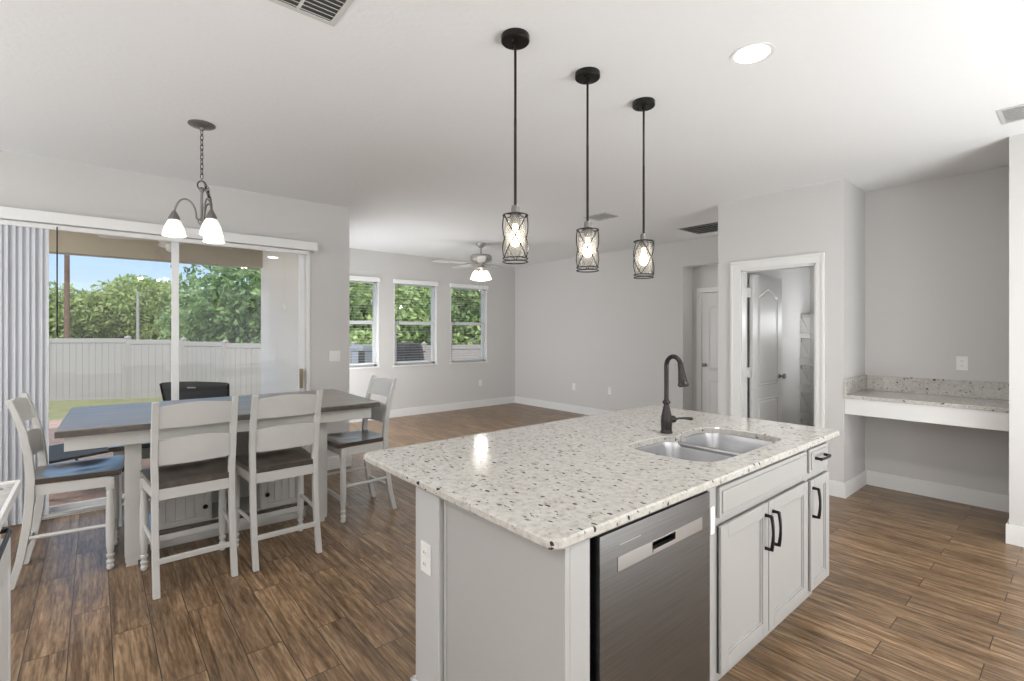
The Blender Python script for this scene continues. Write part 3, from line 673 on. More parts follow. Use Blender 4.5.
# ------------------------------------------------------------------ pendants over the island
def pendant():
    t = thing('pendant_light', '', 'pendant light', (0, 0, ZC), 0, 'pendant lights over the island')
    L = lambda z: z-ZC
    b = MB(); b.lathe([(.064, 0), (.065, -.004), (.065, -.026), (.061, -.030), (.012, -.031), (.011, -.045), (.001, -.046)], seg=36); 
    bm_local('canopy', b, BLACK, t, True)
    for s in (-1, 1):
        b = MB(); b.lathe([(.005, -.030), (.005, -.036), (.002, -.038)], (s*.034, -.012, 0), 10); bm_local('canopy_screw', b, BRONZE, t, True)
    b = MB(); b.tube([(0, 0, -.04), (0, 0, L(2.03))], .0062, 10); b.tube([(0, 0, L(2.035)), (0, 0, L(2.45))], .0068, 10); bm_local('rod', b, BLACK, t, True)
    b = MB(); b.lathe([(.008, .032), (.016, .03), (.019, .02), (.019, 0), (.026, -.006), (.027, -.012)], (0, 0, L(2.02)), 24)
    b.lathe([(.020, -.012), (.022, -.05), (.020, -.055)], (0, 0, L(2.02)), 20); sk = bm_local('socket', b, GREYMET, t, True)
    zt, zb, rc = L(2.005), L(1.792), .057
    b = MB()
    for z in (zt, zb, zb+.016): b.tube([(rc*cos(2*pi*i/32), rc*sin(2*pi*i/32), z) for i in range(32)], .003, 6, closed=True)
    for k in range(3):
        for s in (-1, 1):
            pts = []
            for i in range(13):
                u = i/12; a = R(120*k)+s*R(118)*(u-.5); pts.append(((rc+.001)*cos(a), (rc+.001)*sin(a), zt+(zb+.016-zt)*u))
            b.tube(pts, .0027, 5)
    for k in range(4): a = R(90*k+40); b.tube([(.02*cos(a), .02*sin(a), zt+.006), (rc*cos(a), rc*sin(a), zt)], .003, 6)
    bm_local('wire_cage', b, BRONZE, t, True)
    b = MB(); b.lathe([(.046, zb+.012), (.0465, zb+.10), (.046, zt-.012), (.044, zt-.012), (.0445, zb+.10), (.044, zb+.012)], seg=32, cap=False); bm_local('glass_shade', b, SEEDY, t, True)
    b = MB(); b.lathe([(.001, -.115), (.014, -.110), (.024, -.095), (.0275, -.08), (.024, -.062), (.015, -.042), (.012, -.02), (.012, 0)], (0, 0, L(1.975)), 20); bm_local('bulb', b, BULB, t, True)
    return t
p0 = pendant()
for k, (y, l, rz) in enumerate(((1.473, 'black rod pendant light with wire cage shade, the nearest and leftmost of three', -41), (1.973, 'black rod pendant light with wire cage shade, the middle one of three', -49), (2.473, 'black rod pendant light with wire cage shade, nearest the faucet, rightmost of three', -8))):
    if k == 0: p0.location = (-1.715, y, ZC); p0.rotation_euler.z = R(rz); p0['label'] = l
    else: dup(p0, (-1.715, y, ZC), R(rz), l)
    light('pendant_glow', 'POINT', (-1.715, y, 1.90), (0, 0, 0), 2.2, (1, .87, .72), shadow_soft_size=.02)

# ------------------------------------------------------------------ dining chandelier
CH = Vector((-3.772, .532, 0))
t = thing('chandelier', 'dark three-arm chandelier with frosted bell shades hanging over the dining table', 'chandelier', (CH.x, CH.y, ZC))
dep = Vector((-.99, .14, 0)).normalized(); lat = Vector((dep.y, -dep.x, 0))
b = MB(); b.lathe([(.078, 0), (.079, -.006), (.07, -.013), (.03, -.020), (.016, -.026), (.012, -.04), (.001, -.042)], (CH.x, CH.y, ZC), 32); obj('canopy', b, GREYMET, t, True)
def links(b, p0, p1, n, w=.009, ln=None, r=.0022):
    p0, p1 = Vector(p0), Vector(p1); d = (p1-p0)/n; L_ = d.length*.72
    dn = d.normalized(); u = dn.orthogonal().normalized(); v = dn.cross(u)
    for i in range(n):
        c = p0+d*(i+.5); s = u if i % 2 else v; pts = []
        for k in range(12):
            a = 2*pi*k/12; pts.append(c+s*(w*cos(a))+dn*(L_*sin(a)))
        b.tube(pts, r, 5, closed=True)
b = MB(); links(b, (CH.x, CH.y, ZC-.04), (CH.x, CH.y, 2.475), 10); obj('chain', b, BLACK, t, True)
b = MB(); q = [Vector((CH.x, CH.y, 2.46))+lat*(.024*sin(R(a)))+Vector((0, 0, -.03+.03*cos(R(a)))) for a in range(0, 360, 24)]; b.tube(q, .004, 8, closed=True)
links(b, Vector((CH.x, CH.y, 2.45))+lat*.015, Vector((CH.x, CH.y, 2.30))+lat*.055+dep*.02, 5); links(b, Vector((CH.x, CH.y, 2.30))+lat*.055, Vector((CH.x, CH.y, 2.42))+lat*.03+dep*-.02, 4)
obj('loop_and_spare_chain', b, BLACK, t, True)
b = MB(); b.lathe([(.004, .02), (.012, .015), (.018, 0), (.012, -.01), (.008, -.02), (.0085, -.18), (.016, -.195), (.022, -.21), (.018, -.225), (.006, -.235)], (CH.x, CH.y, 2.40), 20); obj('stem', b, GREYMET, t, True)
RA = .150
for k, ang in enumerate((176, 62, -70)):
    dv = lat*cos(R(ang))+dep*sin(R(ang)); c = Vector((CH.x, CH.y, 0))
    pts = [c+dv*.012+Vector((0, 0, 2.19))]
    pts += [c+dv*(.03+(RA-.03)*.5*(1-cos(R(a))))+Vector((0, 0, 2.215+.115*sin(R(a)))) for a in range(0, 181, 15)]
    b = MB(); b.tube(pts, .0058, 10); ar = obj('arm', b, GREYMET, t, True)
    e = c+dv*RA
    b = MB(); b.lathe([(.008, .035), (.012, .03), (.03, -.005), (.033, -.022), (.03, -.024)], (e.x, e.y, 2.212), 24); obj('shade_holder', b, GREYMET, ar, True)
    b = MB(); b.lathe([(.026, .0), (.038, -.018), (.053, -.05), (.062, -.082), (.066, -.108), (.063, -.108), (.059, -.08), (.050, -.05), (.036, -.02), (.023, -.004)], (e.x, e.y, 2.195), 32, cap=False); obj('bell_shade', b, SHADE, ar, True)
    b = MB(); b.lathe([(.001, -.085), (.016, -.08), (.022, -.06), (.014, -.03), (.012, 0)], (e.x, e.y, 2.19), 16); obj('bulb', b, BULB, ar, True)
    light('chandelier_glow', 'POINT', (e.x, e.y, 2.085), (0, 0, 0), 1.8, (1, .93, .84), shadow_soft_size=.025)

# ------------------------------------------------------------------ living room ceiling fan
FC = (-6.04, 4.496)
t = thing('ceiling_fan', 'nickel ceiling fan with pale blades and a lit glass cluster in the far room', 'ceiling fan', (*FC, ZC), R(28))
L = lambda z: z-ZC
b = MB(); b.lathe([(.075, 0), (.072, -.02), (.045, -.06), (.02, -.078), (.001, -.08)], seg=24); b.tube([(0, 0, -.07), (0, 0, L(2.65))], .011, 12); bm_local('canopy_and_rod', b, FANMET, t, True)
b = MB(); b.lathe([(.02, .02), (.06, .014), (.14, 0), (.165, -.02), (.168, -.07), (.15, -.095), (.09, -.11), (.05, -.13), (.05, -.17), (.075, -.185), (.075, -.2), (.03, -.21)], (0, 0, L(2.645)), 32); bm_local('motor_housing', b, FANMET, t, True)
for k in range(5):
    M = Matrix.Rotation(R(72*k+8), 4, 'Z') @ Matrix.Translation((0, 0, L(2.515))) @ Matrix.Rotation(R(6), 4, 'X')
    b = MB(); poly = [(.17, -.045), (.20, -.055), (.60, -.07), (.70, -.065), (.745, -.03), (.75, 0), (.745, .03), (.70, .065), (.60, .07), (.20, .055), (.17, .045)]
    b.prism(poly, -.004, .004, M=M); bl = bm_local('blade', b, FANWOOD, t)
    b = MB(); b.prism([(.05, -.018), (.12, -.012), (.19, -.035), (.24, -.03), (.24, .03), (.19, .035), (.12, .012), (.05, .018)], -.010, -.004, M=M); bm_local('blade_iron', b, FANMET, bl)
for k in range(4):
    a = R(90*k+30); M = Matrix.Translation((.075*cos(a), .075*sin(a), L(2.39))) @ Matrix.Rotation(a, 4, 'Z') @ Matrix.Rotation(R(-14), 4, 'Y')
    b = MB(); b.lathe([(.02, .02), (.034, 0), (.05, -.04), (.058, -.10), (.062, -.13), (.058, -.13), (.045, -.04), (.02, 0)], seg=20, M=M); bm_local('lamp_shade', b, FANSHADE, t, True)
b = MB(); b.tube([(.03, 0, L(2.44)), (.03, 0, L(2.05))], .0016, 5); b.lathe([(.006, 0), (.008, -.02), (.003, -.03)], (.03, 0, L(2.05)), 8)
b.tube([(-.03, .02, L(2.44)), (-.03, .02, L(2.12))], .0016, 5); b.lathe([(.006, 0), (.008, -.02), (.003, -.03)], (-.03, .02, L(2.12)), 8); bm_local('pull_chain', b, GREYMET, t)
light('fan_glow', 'POINT', (*FC, 2.10), (0, 0, 0), 3, (1, .96, .9), shadow_soft_size=.1)

# recessed can light
t = thing('recessed_light', 'lit round recessed light in the ceiling above the island', 'recessed light', (-1.077, 2.451, ZC))
b = MB(); b.lathe([(.070, -.002), (.085, -.001), (.098, -.004), (.098, 0), (.070, 0)], (-1.077, 2.451, ZC), 40, cap=False); obj('trim_ring', b, TRIM, t, True)
b = MB(); b.lathe([(.001, -.0035), (.06, -.0035), (.078, -.0025)], (-1.077, 2.451, ZC), 40, cap=False); obj('lens', b, CANL, t)
for (x, y, e) in ((-1.077, 2.451, 9), (.9, 2.4, 10), (-1.1, -1.3, 10), (.9, -1.3, 10), (-3.6, -1.6, 14), (1.2, 4.0, 12)):  # first one is the visible can; the rest are unseen, added as fill
    light('can_and_fill_light', 'AREA', (x, y, ZC-.012), (0, 0, 0), e, (1, .97, .92), shape='DISK', size=.15)

# ceiling registers
def vent(label, x0, x1, y0, y1, along, n, bars=(), group='ceiling vents', dark=VENTD):
    t = thing('ceiling_vent', label, 'vent', ((x0+x1)/2, (y0+y1)/2, ZC), 0, group)
    b = MB(); f = .022
    for a in ((x0-f, x1+f, y0-f, y0), (x0-f, x1+f, y1, y1+f), (x0-f, x0, y0, y1), (x1, x1+f, y0, y1)): b.box(*a, ZC-.006, ZC-.0005, .001)
    for q in bars: b.box(x0, x1, q-.006, q+.006, ZC-.006, ZC-.001)
    obj('vent_frame', b, VENTM, t)
    b = MB(); b.box(x0, x1, y0, y1, ZC-.0012, ZC-.0004); obj('vent_backing', b, dark, t)
    b = MB(); rng = (x1-x0) if along == 'y' else (y1-y0); p = rng/n
    for i in range(n):
        if along == 'y': b.box(-.0015-p*.18, p*.18, y0, y1, -.0008, .0008, M=Matrix.Translation((x0+(i+.5)*p, 0, ZC-.005)) @ Matrix.Rotation(R(25), 4, 'Y'))
        else: b.box(x0, x1, -p*.22, p*.22, -.0008, .0008, M=Matrix.Translation((0, y0+(i+.5)*p, ZC-.005)) @ Matrix.Rotation(R(25), 4, 'X'))
    obj('louvers', b, VENTM, t)
vent('large louvered ceiling vent at the top edge of the picture, above the dining side', -2.155, -1.72, .40, .785, 'y', 15, bars=(.648,))
vent('dark slatted ceiling vent beside the pantry wall corner', -3.52, -2.95, 5.86, 6.38, 'x', 5)
vent('small pale ceiling vent between the middle and right pendants', -3.88, -3.60, 4.43, 4.68, 'x', 8, dark=mat('vent_mid', (.6, .6, .59), .8, var=(3, .05)))
vent('white ceiling vent at the right edge above the desk alcove', -.36, .25, 4.24, 4.50, 'x', 9, dark=mat('vent_mid', (.4, .4, .39), .8))

# ------------------------------------------------------------------ dining table, chairs, bench
ROT = R(2.0)
TC = (-4.27, .80)
t = thing('dining_table', 'long counter-height dining table with dark plank top and white storage base', 'dining table', (0, 0, 0))
hw, hl = .555, .955
# local: X' = depth (world x), Y' = length (world y)
b = MB(); b.box(-hl, hl, -hw, hw, .874, .914, .004); tp = bm_local('tabletop', b, TWOOD, t)
b = MB(); b.box(-hl-.0015, hl+.0015, -hw-.0015, hw+.0015, .873, .909, .002); bm_local('edge_band', b, DWOOD, t, label='dark tabletop edge')  # separate darker band, since the top's colour is lightened for glare
b = MB()
b.box(-hl+.035, hl-.05, -hw+.05, -hw+.072, .785, .874, .002); b.box(-hl+.035, hl-.05, hw-.072, hw-.05, .785, .874, .002)
b.box(-hl+.035, -hl+.057, -hw+.072, hw-.072, .785, .874, .002); b.box(hl-.072, hl-.05, -hw+.072, hw-.072, .785, .874, .002); bm_local('apron', b, TABLEW, t)
for sx in (-1, 1):
    for sy in (-1, 1):
        x = -.605 if sx < 0 else .55; y = sy*(hw-.20)
        b = MB(); s = .043; tb = bmesh.new()
        b.box(x-s, x+s, y-s, y+s, .06, .80, .003)
        b.prism([(x-s+.003, y-s+.003), (x+s-.003, y-s+.003), (x+s-.003, y+s-.003), (x-s+.003, y+s-.003)], .03, .0605)
        b.box(x-s+.008, x+s-.018, y-s+.008, y+s-.008, 0, .031, .002); bm_local('leg', b, TABLEW, t)
b = MB(); b.box(-.155, .155, .185, .199, .125, .74); b.box(-.155, .155, -.195, .185, .1252, .132); b.box(-.155, .155, -.17, .185, .43, .448, .002); bm_local('open_bay', b, TABLEW, t)
# storage pedestals joined by a plinth
YC = .215      # front (towards the kitchen) of the cabinets, local -Y side
cy0, cy1 = -.20, .20
b = MB(); b.box(-.51, .49, cy0, cy1, 0, .055, .003); b.box(-.515, .495, cy0-.008, cy1+.008, .055, .085, .004)
bm_local('plinth', b, TABLEW, t)
b = MB(); b.box(-.50, .48, cy0+.01, cy1-.01, .74, .80, .003); bm_local('top_rail', b, TABLEW, t)
b = MB(); b.box(-.525, .505, cy0-.02, cy1+.02, .095, .125, .003); bm_local('lower_shelf', b, DWOOD, t)
for k, (x0, x1, kx) in enumerate(((-.48, -.155, -.20), (.155, .46, .20))):
    b = MB(); b.box(x0, x1, cy0, cy1, .125, .74, .003); c_ = bm_local('storage_cabinet', b, TABLEW, t)
    b = MB(); yf = cy0-.016
    for a in ((x0+.008, x0+.05, .13, .735), (x1-.05, x1-.008, .13, .735), (x0+.05, x1-.05, .13, .17), (x0+.05, x1-.05, .69, .735)): b.box(a[0], a[1], yf, cy0, a[2], a[3], .002)
    n = 4; p = (x1-x0-.10)/n
    for i in range(n): b.box(x0+.05+i*p+.0015, x0+.05+(i+1)*p-.0015, yf+.007, cy0, .17, .69, .002)
    dd = bm_local('cabinet_door', b, TABLEW, c_)
    b = MB(); b.lathe([(.006, 0), (.006, .012), (.014, .016), (.016, .024), (.010, .030), (.001, .031)], seg=16, M=Matrix.Translation((kx, yf, .24)) @ Matrix.Rotation(R(90), 4, 'X')); bm_local('knob', b, BLACK, dd, True) if False else bm_local('knob', b, BLACK, c_, True)
    b = MB(); hx = x0+.006 if k == 0 else x1-.006
    for z in (.52, .30): b.box(hx-.01, hx+.01, yf-.004, cy0+.002, z-.02, z+.02, .001)
    bm_local('hinge', b, BLACK, c_)
t.location = (TC[0], TC[1], 0); t.rotation_euler = (0, 0, R(90)-ROT)

def chair():
    """counter stool facing +Y: trapezoid scooped seat, ladder back with two wide rails, turned front legs"""
    t = thing('counter_chair', '', 'chair', (0, 0, 0), 0, 'white counter-height dining chairs')
    xs = .192
    # rear posts: curved and raked
    prof = [(-.255, 0, .036), (-.215, .16, .038), (-.188, .34, .040), (-.175, .50, .042), (-.172, .62, .042), (-.182, .76, .038), (-.205, .90, .034), (-.240, 1.02, .030), (-.262, 1.082, .028)]
    for s in (-1, 1):
        b = MB(); b.sweep_rect([(s*(xs+.004*(z > .7)), y, z) for y, z, d in prof], .034, [d for _, _, d in prof]); bm_local('rear_leg', b, CHAIRW, t)
    # turned front legs
    for s in (-1, 1):
        x, y = s*.212, .188
        b = MB(); b.box(x-.021, x+.021, y-.021, y+.021, .50, .572, .002)
        b.lathe([(.012, 0), (.016, .004), (.020, .018), (.016, .032), (.012, .036), (.020, .044), (.021, .056), (.013, .064), (.0145, .070), (.021, .082), (.021, .094), (.014, .10), (.017, .11), (.022, .17), (.0235, .28), (.022, .42), (.018, .46), (.021, .475), (.018, .485), (.021, .503)], (x, y, 0), 20); bm_local('front_leg', b, CHAIRW, t, True)
    # seat frame
    b = MB(); b.box(-.205, .205, .182, .202, .515, .578, .002); b.box(-.175, .175, -.190, -.172, .515, .578, .002)
    for s in (-1, 1):
        b.prism([(s*.176, -.17), (s*.196, -.17), (s*.222, .19), (s*.202, .19)], .515, .578)
    bm_local('seat_frame', b, CHAIRW, t)
    # scooped seat
    nx, ny = 18, 16; tb = bmesh.new(); top, bot = [], []
    def hgt(u, v):
        d = max(0, 1-(((u)/.82)**2)**1.3)*max(0, 1-((v+.12)/.85)**4); return .612-.020*d*(1-.25*math.exp(-(u/.16)**2)*(v > -.2))
    for j in range(ny+1):
        v = -1+2*j/ny; y = .025+v*.215; ww = .203+(.232-.203)*(v+1)/2
        r1, r2 = [], []
        for i in range(nx+1):
            u = -1+2*i/nx; rr = .0 if abs(v) < .9 or abs(u) < .9 else .012
            x = u*ww; yy = y
            if abs(u) > .95 and abs(v) > .95: x *= .965; yy = .025+v*.207
            r1.append(tb.verts.new((x, yy, hgt(u, v)))); r2.append(tb.verts.new((x*.985, yy, .580)))
        top.append(r1); bot.append(r2)
    for j in range(ny):
        for i in range(nx):
            tb.faces.new((top[j][i], top[j][i+1], top[j+1][i+1], top[j+1][i])); tb.faces.new((bot[j][i], bot[j+1][i], bot[j+1][i+1], bot[j][i+1]))
    for j in range(ny):
        for i in (0, nx): tb.faces.new((top[j][i], top[j+1][i], bot[j+1][i], bot[j][i]))
    for i in range(nx):
        for j in (0, ny): tb.faces.new((top[j][i], top[j][i+1], bot[j][i+1], bot[j][i]))
    bmesh.ops.recalc_face_normals(tb, faces=tb.faces); b = MB(); b._merge(tb); bm_local('seat', b, DWOOD, t, True, 'dark stained scooped seat')
    # back rails (arched, slightly curved)
    def rail(z0, z1, arch, y0, y1):
        tb = bmesh.new(); n = 12; rows = []
        for i in range(n+1):
            u = -1+2*i/n; x = u*(xs-.012); cv = -.022*(1-u*u); zt = z1+arch*(1-u*u)
            rows.append([tb.verts.new((x, (y0 if k in (0, 1) else y1)+cv+(-.008 if k in (0, 3) else .008), z0 if k in (0, 1) else zt)) for k in (0, 1, 2, 3)])
        for a, c in zip(rows, rows[1:]):
            for k in range(4): tb.faces.new((a[k], a[(k+1) % 4], c[(k+1) % 4], c[k]))
        tb.faces.new(rows[0]); tb.faces.new(rows[-1]); bmesh.ops.recalc_face_normals(tb, faces=tb.faces)
        b = MB(); b._merge(tb); return b
    bm_local('back_rail', rail(.928, 1.052, .018, -.214, -.252), CHAIRW, t, True)
    bm_local('back_rail', rail(.715, .852, .018, -.178, -.196), CHAIRW, t, True)
    # stretchers
    b = MB(); b.box(-.19, .19, -.232, -.212, .17, .20, .003); bm_local('stretcher', b, CHAIRW, t)
    b = MB(); b.box(-.20, .20, .180, .196, .155, .19, .003); bm_local('stretcher', b, CHAIRW, t)
    for s in (-1, 1):
        b = MB(); b.tube([(s*.194, -.20, .275), (s*.211, .185, .275)], .0115, 8); bm_local('stretcher', b, CHAIRW, t)
    return t
c0 = chair()
spots = [((-3.600, .445), 91, 'white dining chair seen from behind at the table, the left one'),
         ((-3.590, .945), 90.5, 'white dining chair seen from behind at the table, the right one'),
         ((-4.165, -.10), -4.5, 'white dining chair at the left end of the table by the vertical blinds'),
         ((-3.945, 1.64), 181, 'white dining chair at the right end of the table, partly behind the island corner')]
for k, ((x, y), a, l) in enumerate(spots):
    if k == 0: c0.location = (x, y, 0); c0.rotation_euler.z = R(a); c0['label'] = l
    else: dup(c0, (x, y, 0), R(a), l)
# bench on the far side
t = thing('dining_bench', 'white bench with dark plank seat along the far side of the table', 'bench', (0, 0, 0))
b = MB(); b.box(-.68, .68, -.17, .17, .575, .61, .006); bm_local('seat', b, DWOOD, t, label='dark stained bench seat')
b = MB(); b.box(-.65, .65, -.15, -.13, .49, .575, .002); b.box(-.65, .65, .13, .15, .49, .575, .002); b.box(-.65, -.63, -.13, .13, .49, .575); b.box(.63, .65, -.13, .13, .49, .575); bm_local('apron', b, CHAIRW, t)
for sx in (-1, 1):
    for sy in (-1, 1):
        b = MB(); b.box(sx*.62-.024, sx*.62+.024, sy*.125-.024, sy*.125+.024, 0, .575, .003); bm_local('leg', b, CHAIRW, t)
b = MB(); b.box(-.6, .6, -.012, .012, .14, .175, .002)
for s in (-1, 1): b.box(s*.62-.012, s*.62+.012, -.105, .105, .14, .175, .002)
bm_local('stretcher', b, CHAIRW, t)
t.location = (-4.865, .755, 0); t.rotation_euler = (0, 0, R(88))

# ------------------------------------------------------------------ white sideboard at the left edge
SX0, SX1, SYF = -2.60, -1.55, -.238
t = thing('sideboard', 'white beadboard cabinet with granite top at the left edge of the picture', 'cabinet', ((SX0+SX1)/2, -.5, 0))
b = MB(); b.box(SX0, SX1, -.86, SYF+.012, .884, .908, .003); obj('counter_slab', b, GRAN, t)
b = MB(); b.box(SX0-.004, SX1, SYF+.012, SYF+.024, .880, .914, .002); b.box(SX0-.016, SX0-.003, -.86, SYF+.024, .880, .914, .002); obj('edge_band', b, TRIM, t, label='white edge band')
b = MB(); b.box(SX0+.19, SX1, -.84, SYF-.008, .0, .884, .002); obj('cabinet_body', b, TRIM, t)
b = MB(); xx0, xx1 = SX0+.195, SX1-.01; SYD = SYF+.022
b.box(xx0, xx1, SYF-.008, SYD-.006, .67, .765, .002); b.box(xx0, xx1, SYF-.008, SYD-.006, .10, .15, .002); b.box(xx0, xx0+.02, SYF-.008, SYD-.006, .15, .67)
n = 28; p = (xx1-xx0-.02)/n
for i in range(n): b.box(xx0+.02+i*p+.003, xx0+.02+(i+1)*p-.003, SYF-.008, SYD-.010, .15, .67, .002)
obj('beadboard_door', b, TRIM, t)
b = MB(); b.box(xx0, xx1, SYF-.008, SYF+.004, .83, .872, .002); dr = obj('drawer', b, TRIM, t)
b = MB(); b.tube([(xx0+.04, SYF-.008, .80), (xx0+.035, SYF+.014, .80), (xx0+.06, SYF+.018, .80), (xx0+.35, SYF+.018, .80)], .007, 8); obj('bar_handle', b, BLACK, t, True, 'black bar handle')

# ------------------------------------------------------------------ porch and yard
b = MB(); b.box(-8.1, XL-.15, -4.5, 1.88, -.22, -.10); struct('porch_floor', b, PAVER)
b = MB(); b.box(-12.2, -8.1, -9, 9, -.26, -.13); b.box(-12.2, -8.0, 1.99, 9, -.27, -.14); struct('patio_floor', b, PAVER)
b = MB(); b.box(-7.9, XL-.15, -4.5, 1.88, 2.74, 2.95); struct('ceiling_porch', b, PORCHC)
b = MB(); b.box(-8.12, -7.9, -4.5, 1.88, 2.415, 2.95); struct('beam_porch', b, PORCHC)
b = MB(); b.box(-8.6, 3.4, -5, 8, 3.0, 3.1); struct('roof', b, PORCHC)
# lawn, sloping to the fence
tb = bmesh.new(); nx, ny = 26, 40
g = [[tb.verts.new((-90+78*(i/nx), -60+140*(j/ny), -.56+.36*max(0, min(1, ((-90+78*(i/nx))+20)/8))-.0*j)) for j in range(ny+1)] for i in range(nx+1)]
for i in range(nx):
    for j in range(ny): tb.faces.new((g[i][j], g[i+1][j], g[i+1][j+1], g[i][j+1]))
bmesh.ops.recalc_face_normals(tb, faces=tb.faces); b = MB(); b._merge(tb); b.box(-12.2, 12, 9, 30, -.35, -.25); struct('lawn', b, GRASSM)

# fence: three straight runs of tongue-and-groove vinyl panels
fp = [(-22.5, -5.8, 1.32), (-19.92, -1.85, 1.30), (-18.25, .73, 1.27), (-17.43, 2.0, 1.22), (-15.95, 2.82, 1.16), (-14.6, 3.9, 1.14), (-13.1, 5.4, 1.12), (-12.4, 7.2, 1.10), (-11.9, 9.2, 1.08), (-11.4, 11.2, 1.07)]
t = thing('vinyl_fence', 'taupe vinyl privacy fence running along the back of the yard', 'fence', (fp[0][0], fp[0][1], -.6))
for (x0, y0, z0), (x1, y1, z1) in zip(fp, fp[1:]):
    a = Vector((x0, y0, 0)); d = Vector((x1, y1, 0))-a; Ln = d.length; ang = math.atan2(d.y, d.x); M = Matrix.Translation(a) @ Matrix.Rotation(ang, 4, 'Z'); zt = (z0+z1)/2
    b = MB(); n = max(3, int(Ln/.17)); p = Ln/n
    for i in range(n): b.box(i*p+.006, (i+1)*p-.006, -.014, .014, -.58, zt-.08, M=M)
    b.box(0, Ln, -.006, .006, -.58, zt-.08, M=M); obj('fence_panel', b, FENCE, t)
    b = MB(); b.box(0, Ln, -.03, .03, zt-.13, zt, .005, M=M); b.box(0, Ln, -.03, .03, -.58, -.46, .005, M=M); obj('fence_rail', b, FENCE, t)
for x, y, z in fp:
    b = MB(); b.box(x-.06, x+.06, y-.06, y+.06, -.6, z+.03, .005); b.lathe([(.095, 0), (.095, .015), (.001, .07)], (x, y, z+.03), 4); obj('fence_post', b, FENCE, t)

rng = np.random.default_rng(5)
def foliage(name, blobs, n, size, m, parent):
    P_ = []
    w = np.array([bl[3]*bl[4]*bl[5] for bl in blobs])**.67; w = w/w.sum()
    for bl, k in zip(blobs, (w*n).astype(int)):
        v = rng.normal(size=(k, 3)); v /= np.linalg.norm(v, axis=1)[:, None]; rad = rng.uniform(.55, 1.0, size=(k, 1))**.6
        P_.append(np.array(bl[:3])+v*rad*np.array(bl[3:6]))
    C_ = np.concatenate(P_); k = len(C_)
    a = rng.normal(size=(k, 3)); a /= np.linalg.norm(a, axis=1)[:, None]; q = rng.normal(size=(k, 3)); c = np.cross(a, q); c /= np.linalg.norm(c, axis=1)[:, None]
    s = size*rng.uniform(.6, 1.3, size=(k, 1))
    V = np.stack([C_-a*s, C_+c*s*.45+a*s*.1, C_+a*s, C_-c*s*.45+a*s*.1], 1).reshape(-1, 3)
    V -= np.array(wloc(parent))
    me = bpy.data.meshes.new(name); me.vertices.add(len(V)); me.vertices.foreach_set('co', V.ravel()); me.loops.add(4*k); me.loops.foreach_set('vertex_index', np.arange(4*k))
    me.polygons.add(k); me.polygons.foreach_set('loop_start', np.arange(0, 4*k, 4)); me.polygons.foreach_set('loop_total', np.full(k, 4)); me.update(); me.validate(); me.materials.append(m)
    o = bpy.data.objects.new(name, me); COL.objects.link(o); o.parent = parent; return o
def tree(label, x, y, top, wd, n, size, m, zlow=.2, zg=-.56, group='trees beyond the fence', trunk=.16, name='leafy_tree', nb=11):
    t = thing(name, label, 'tree', (x, y, zg), 0, group)
    h = top-zg; blobs = []
    for i in range(nb):
        a = rng.uniform(0, 6.28); rr = wd*.36*rng.uniform(.2, 1); z = zg+h*(zlow+(1-zlow)*rng.uniform(.12, .80)); s = wd*.34*rng.uniform(.75, 1.15)
        z = min(z, top-s*.75)
        blobs.append((x+rr*cos(a), y+rr*sin(a), z, s, s, s*.8))
    blobs.append((x, y, top-wd*.24, wd*.30, wd*.30, wd*.24))
    foliage('foliage', blobs, n, size, m, t)
    b = MB(); pts = [(x, y, zg), (x+.06*h*.3, y, zg+h*.3), (x-.02*h, y+.03*h, zg+h*.65)]; b.tube(pts, [trunk, trunk*.8, trunk*.4], 10)
    for k in range(4):
        a = k*1.6+.4; b.tube([pts[1], (x+wd*.22*cos(a), y+wd*.22*sin(a), zg+h*.62)], [trunk*.45, trunk*.15], 6)
    obj('trunk', b, TRUNK, t)
    return t
FAR = [(-48.5, -8.5, 5.0, 8), (-47.5, -3.6, 4.9, 7.0), (-48.5, -.2, 4.4, 6.0), (-48, 3.6, 5.7, 7.6), (-46, 6.6, 4.6, 6.4), (-45, 10.5, 5.2, 7.5), (-52, 1.2, 4.3, 6)]
fl = ['far light green tree at the left edge of the sliding door view', 'far light green tree beside the brown utility pole', 'lower far tree between the utility pole and the grey post', 'tallest far light green tree left of the door mullion', 'far tree half hidden by the sliding door mullion', 'far tree behind the dark leafy tree', 'distant tree peeking between the two tallest far trees']
for (x, y, top, wd), l in zip(FAR, fl): tree(l, x, y, top, wd, 10000, .19, LEAFA, .05)
tree('dark leafy tree hanging over the fence seen in the right glass door panel', -20.2, 4.1, 4.1, 4.4, 9000, .13, LEAFC, .16)
tree('bright green tree behind the fence right of the dark leafy tree', -19.4, 6.1, 4.4, 4.0, 7000, .12, LEAFB, .12)
tree('bright green tree seen through the window beside the dining wall corner', -17.6, 7.5, 4.4, 3.8, 8000, .12, LEAFB, .14)
tree('green tree filling the left half of the middle window', -17.0, 9.3, 4.6, 3.8, 8000, .12, LEAFB, .14)
tree('darker green tree filling the right half of the middle window', -16.6, 10.8, 4.4, 3.4, 8000, .12, LEAFC, .14)
tree('bright green tree filling the window nearest the room corner', -15.4, 11.8, 4.5, 4.2, 9000, .12, LEAFB, .14)
tree('green tree beyond the far right end of the fence', -14.2, 14.8, 4.8, 4.6, 7000, .13, LEAFB, .12)
tree('dark green tree standing behind the window trees', -21.5, 12.6, 5.2, 5.4, 8000, .16, LEAFC, .1)

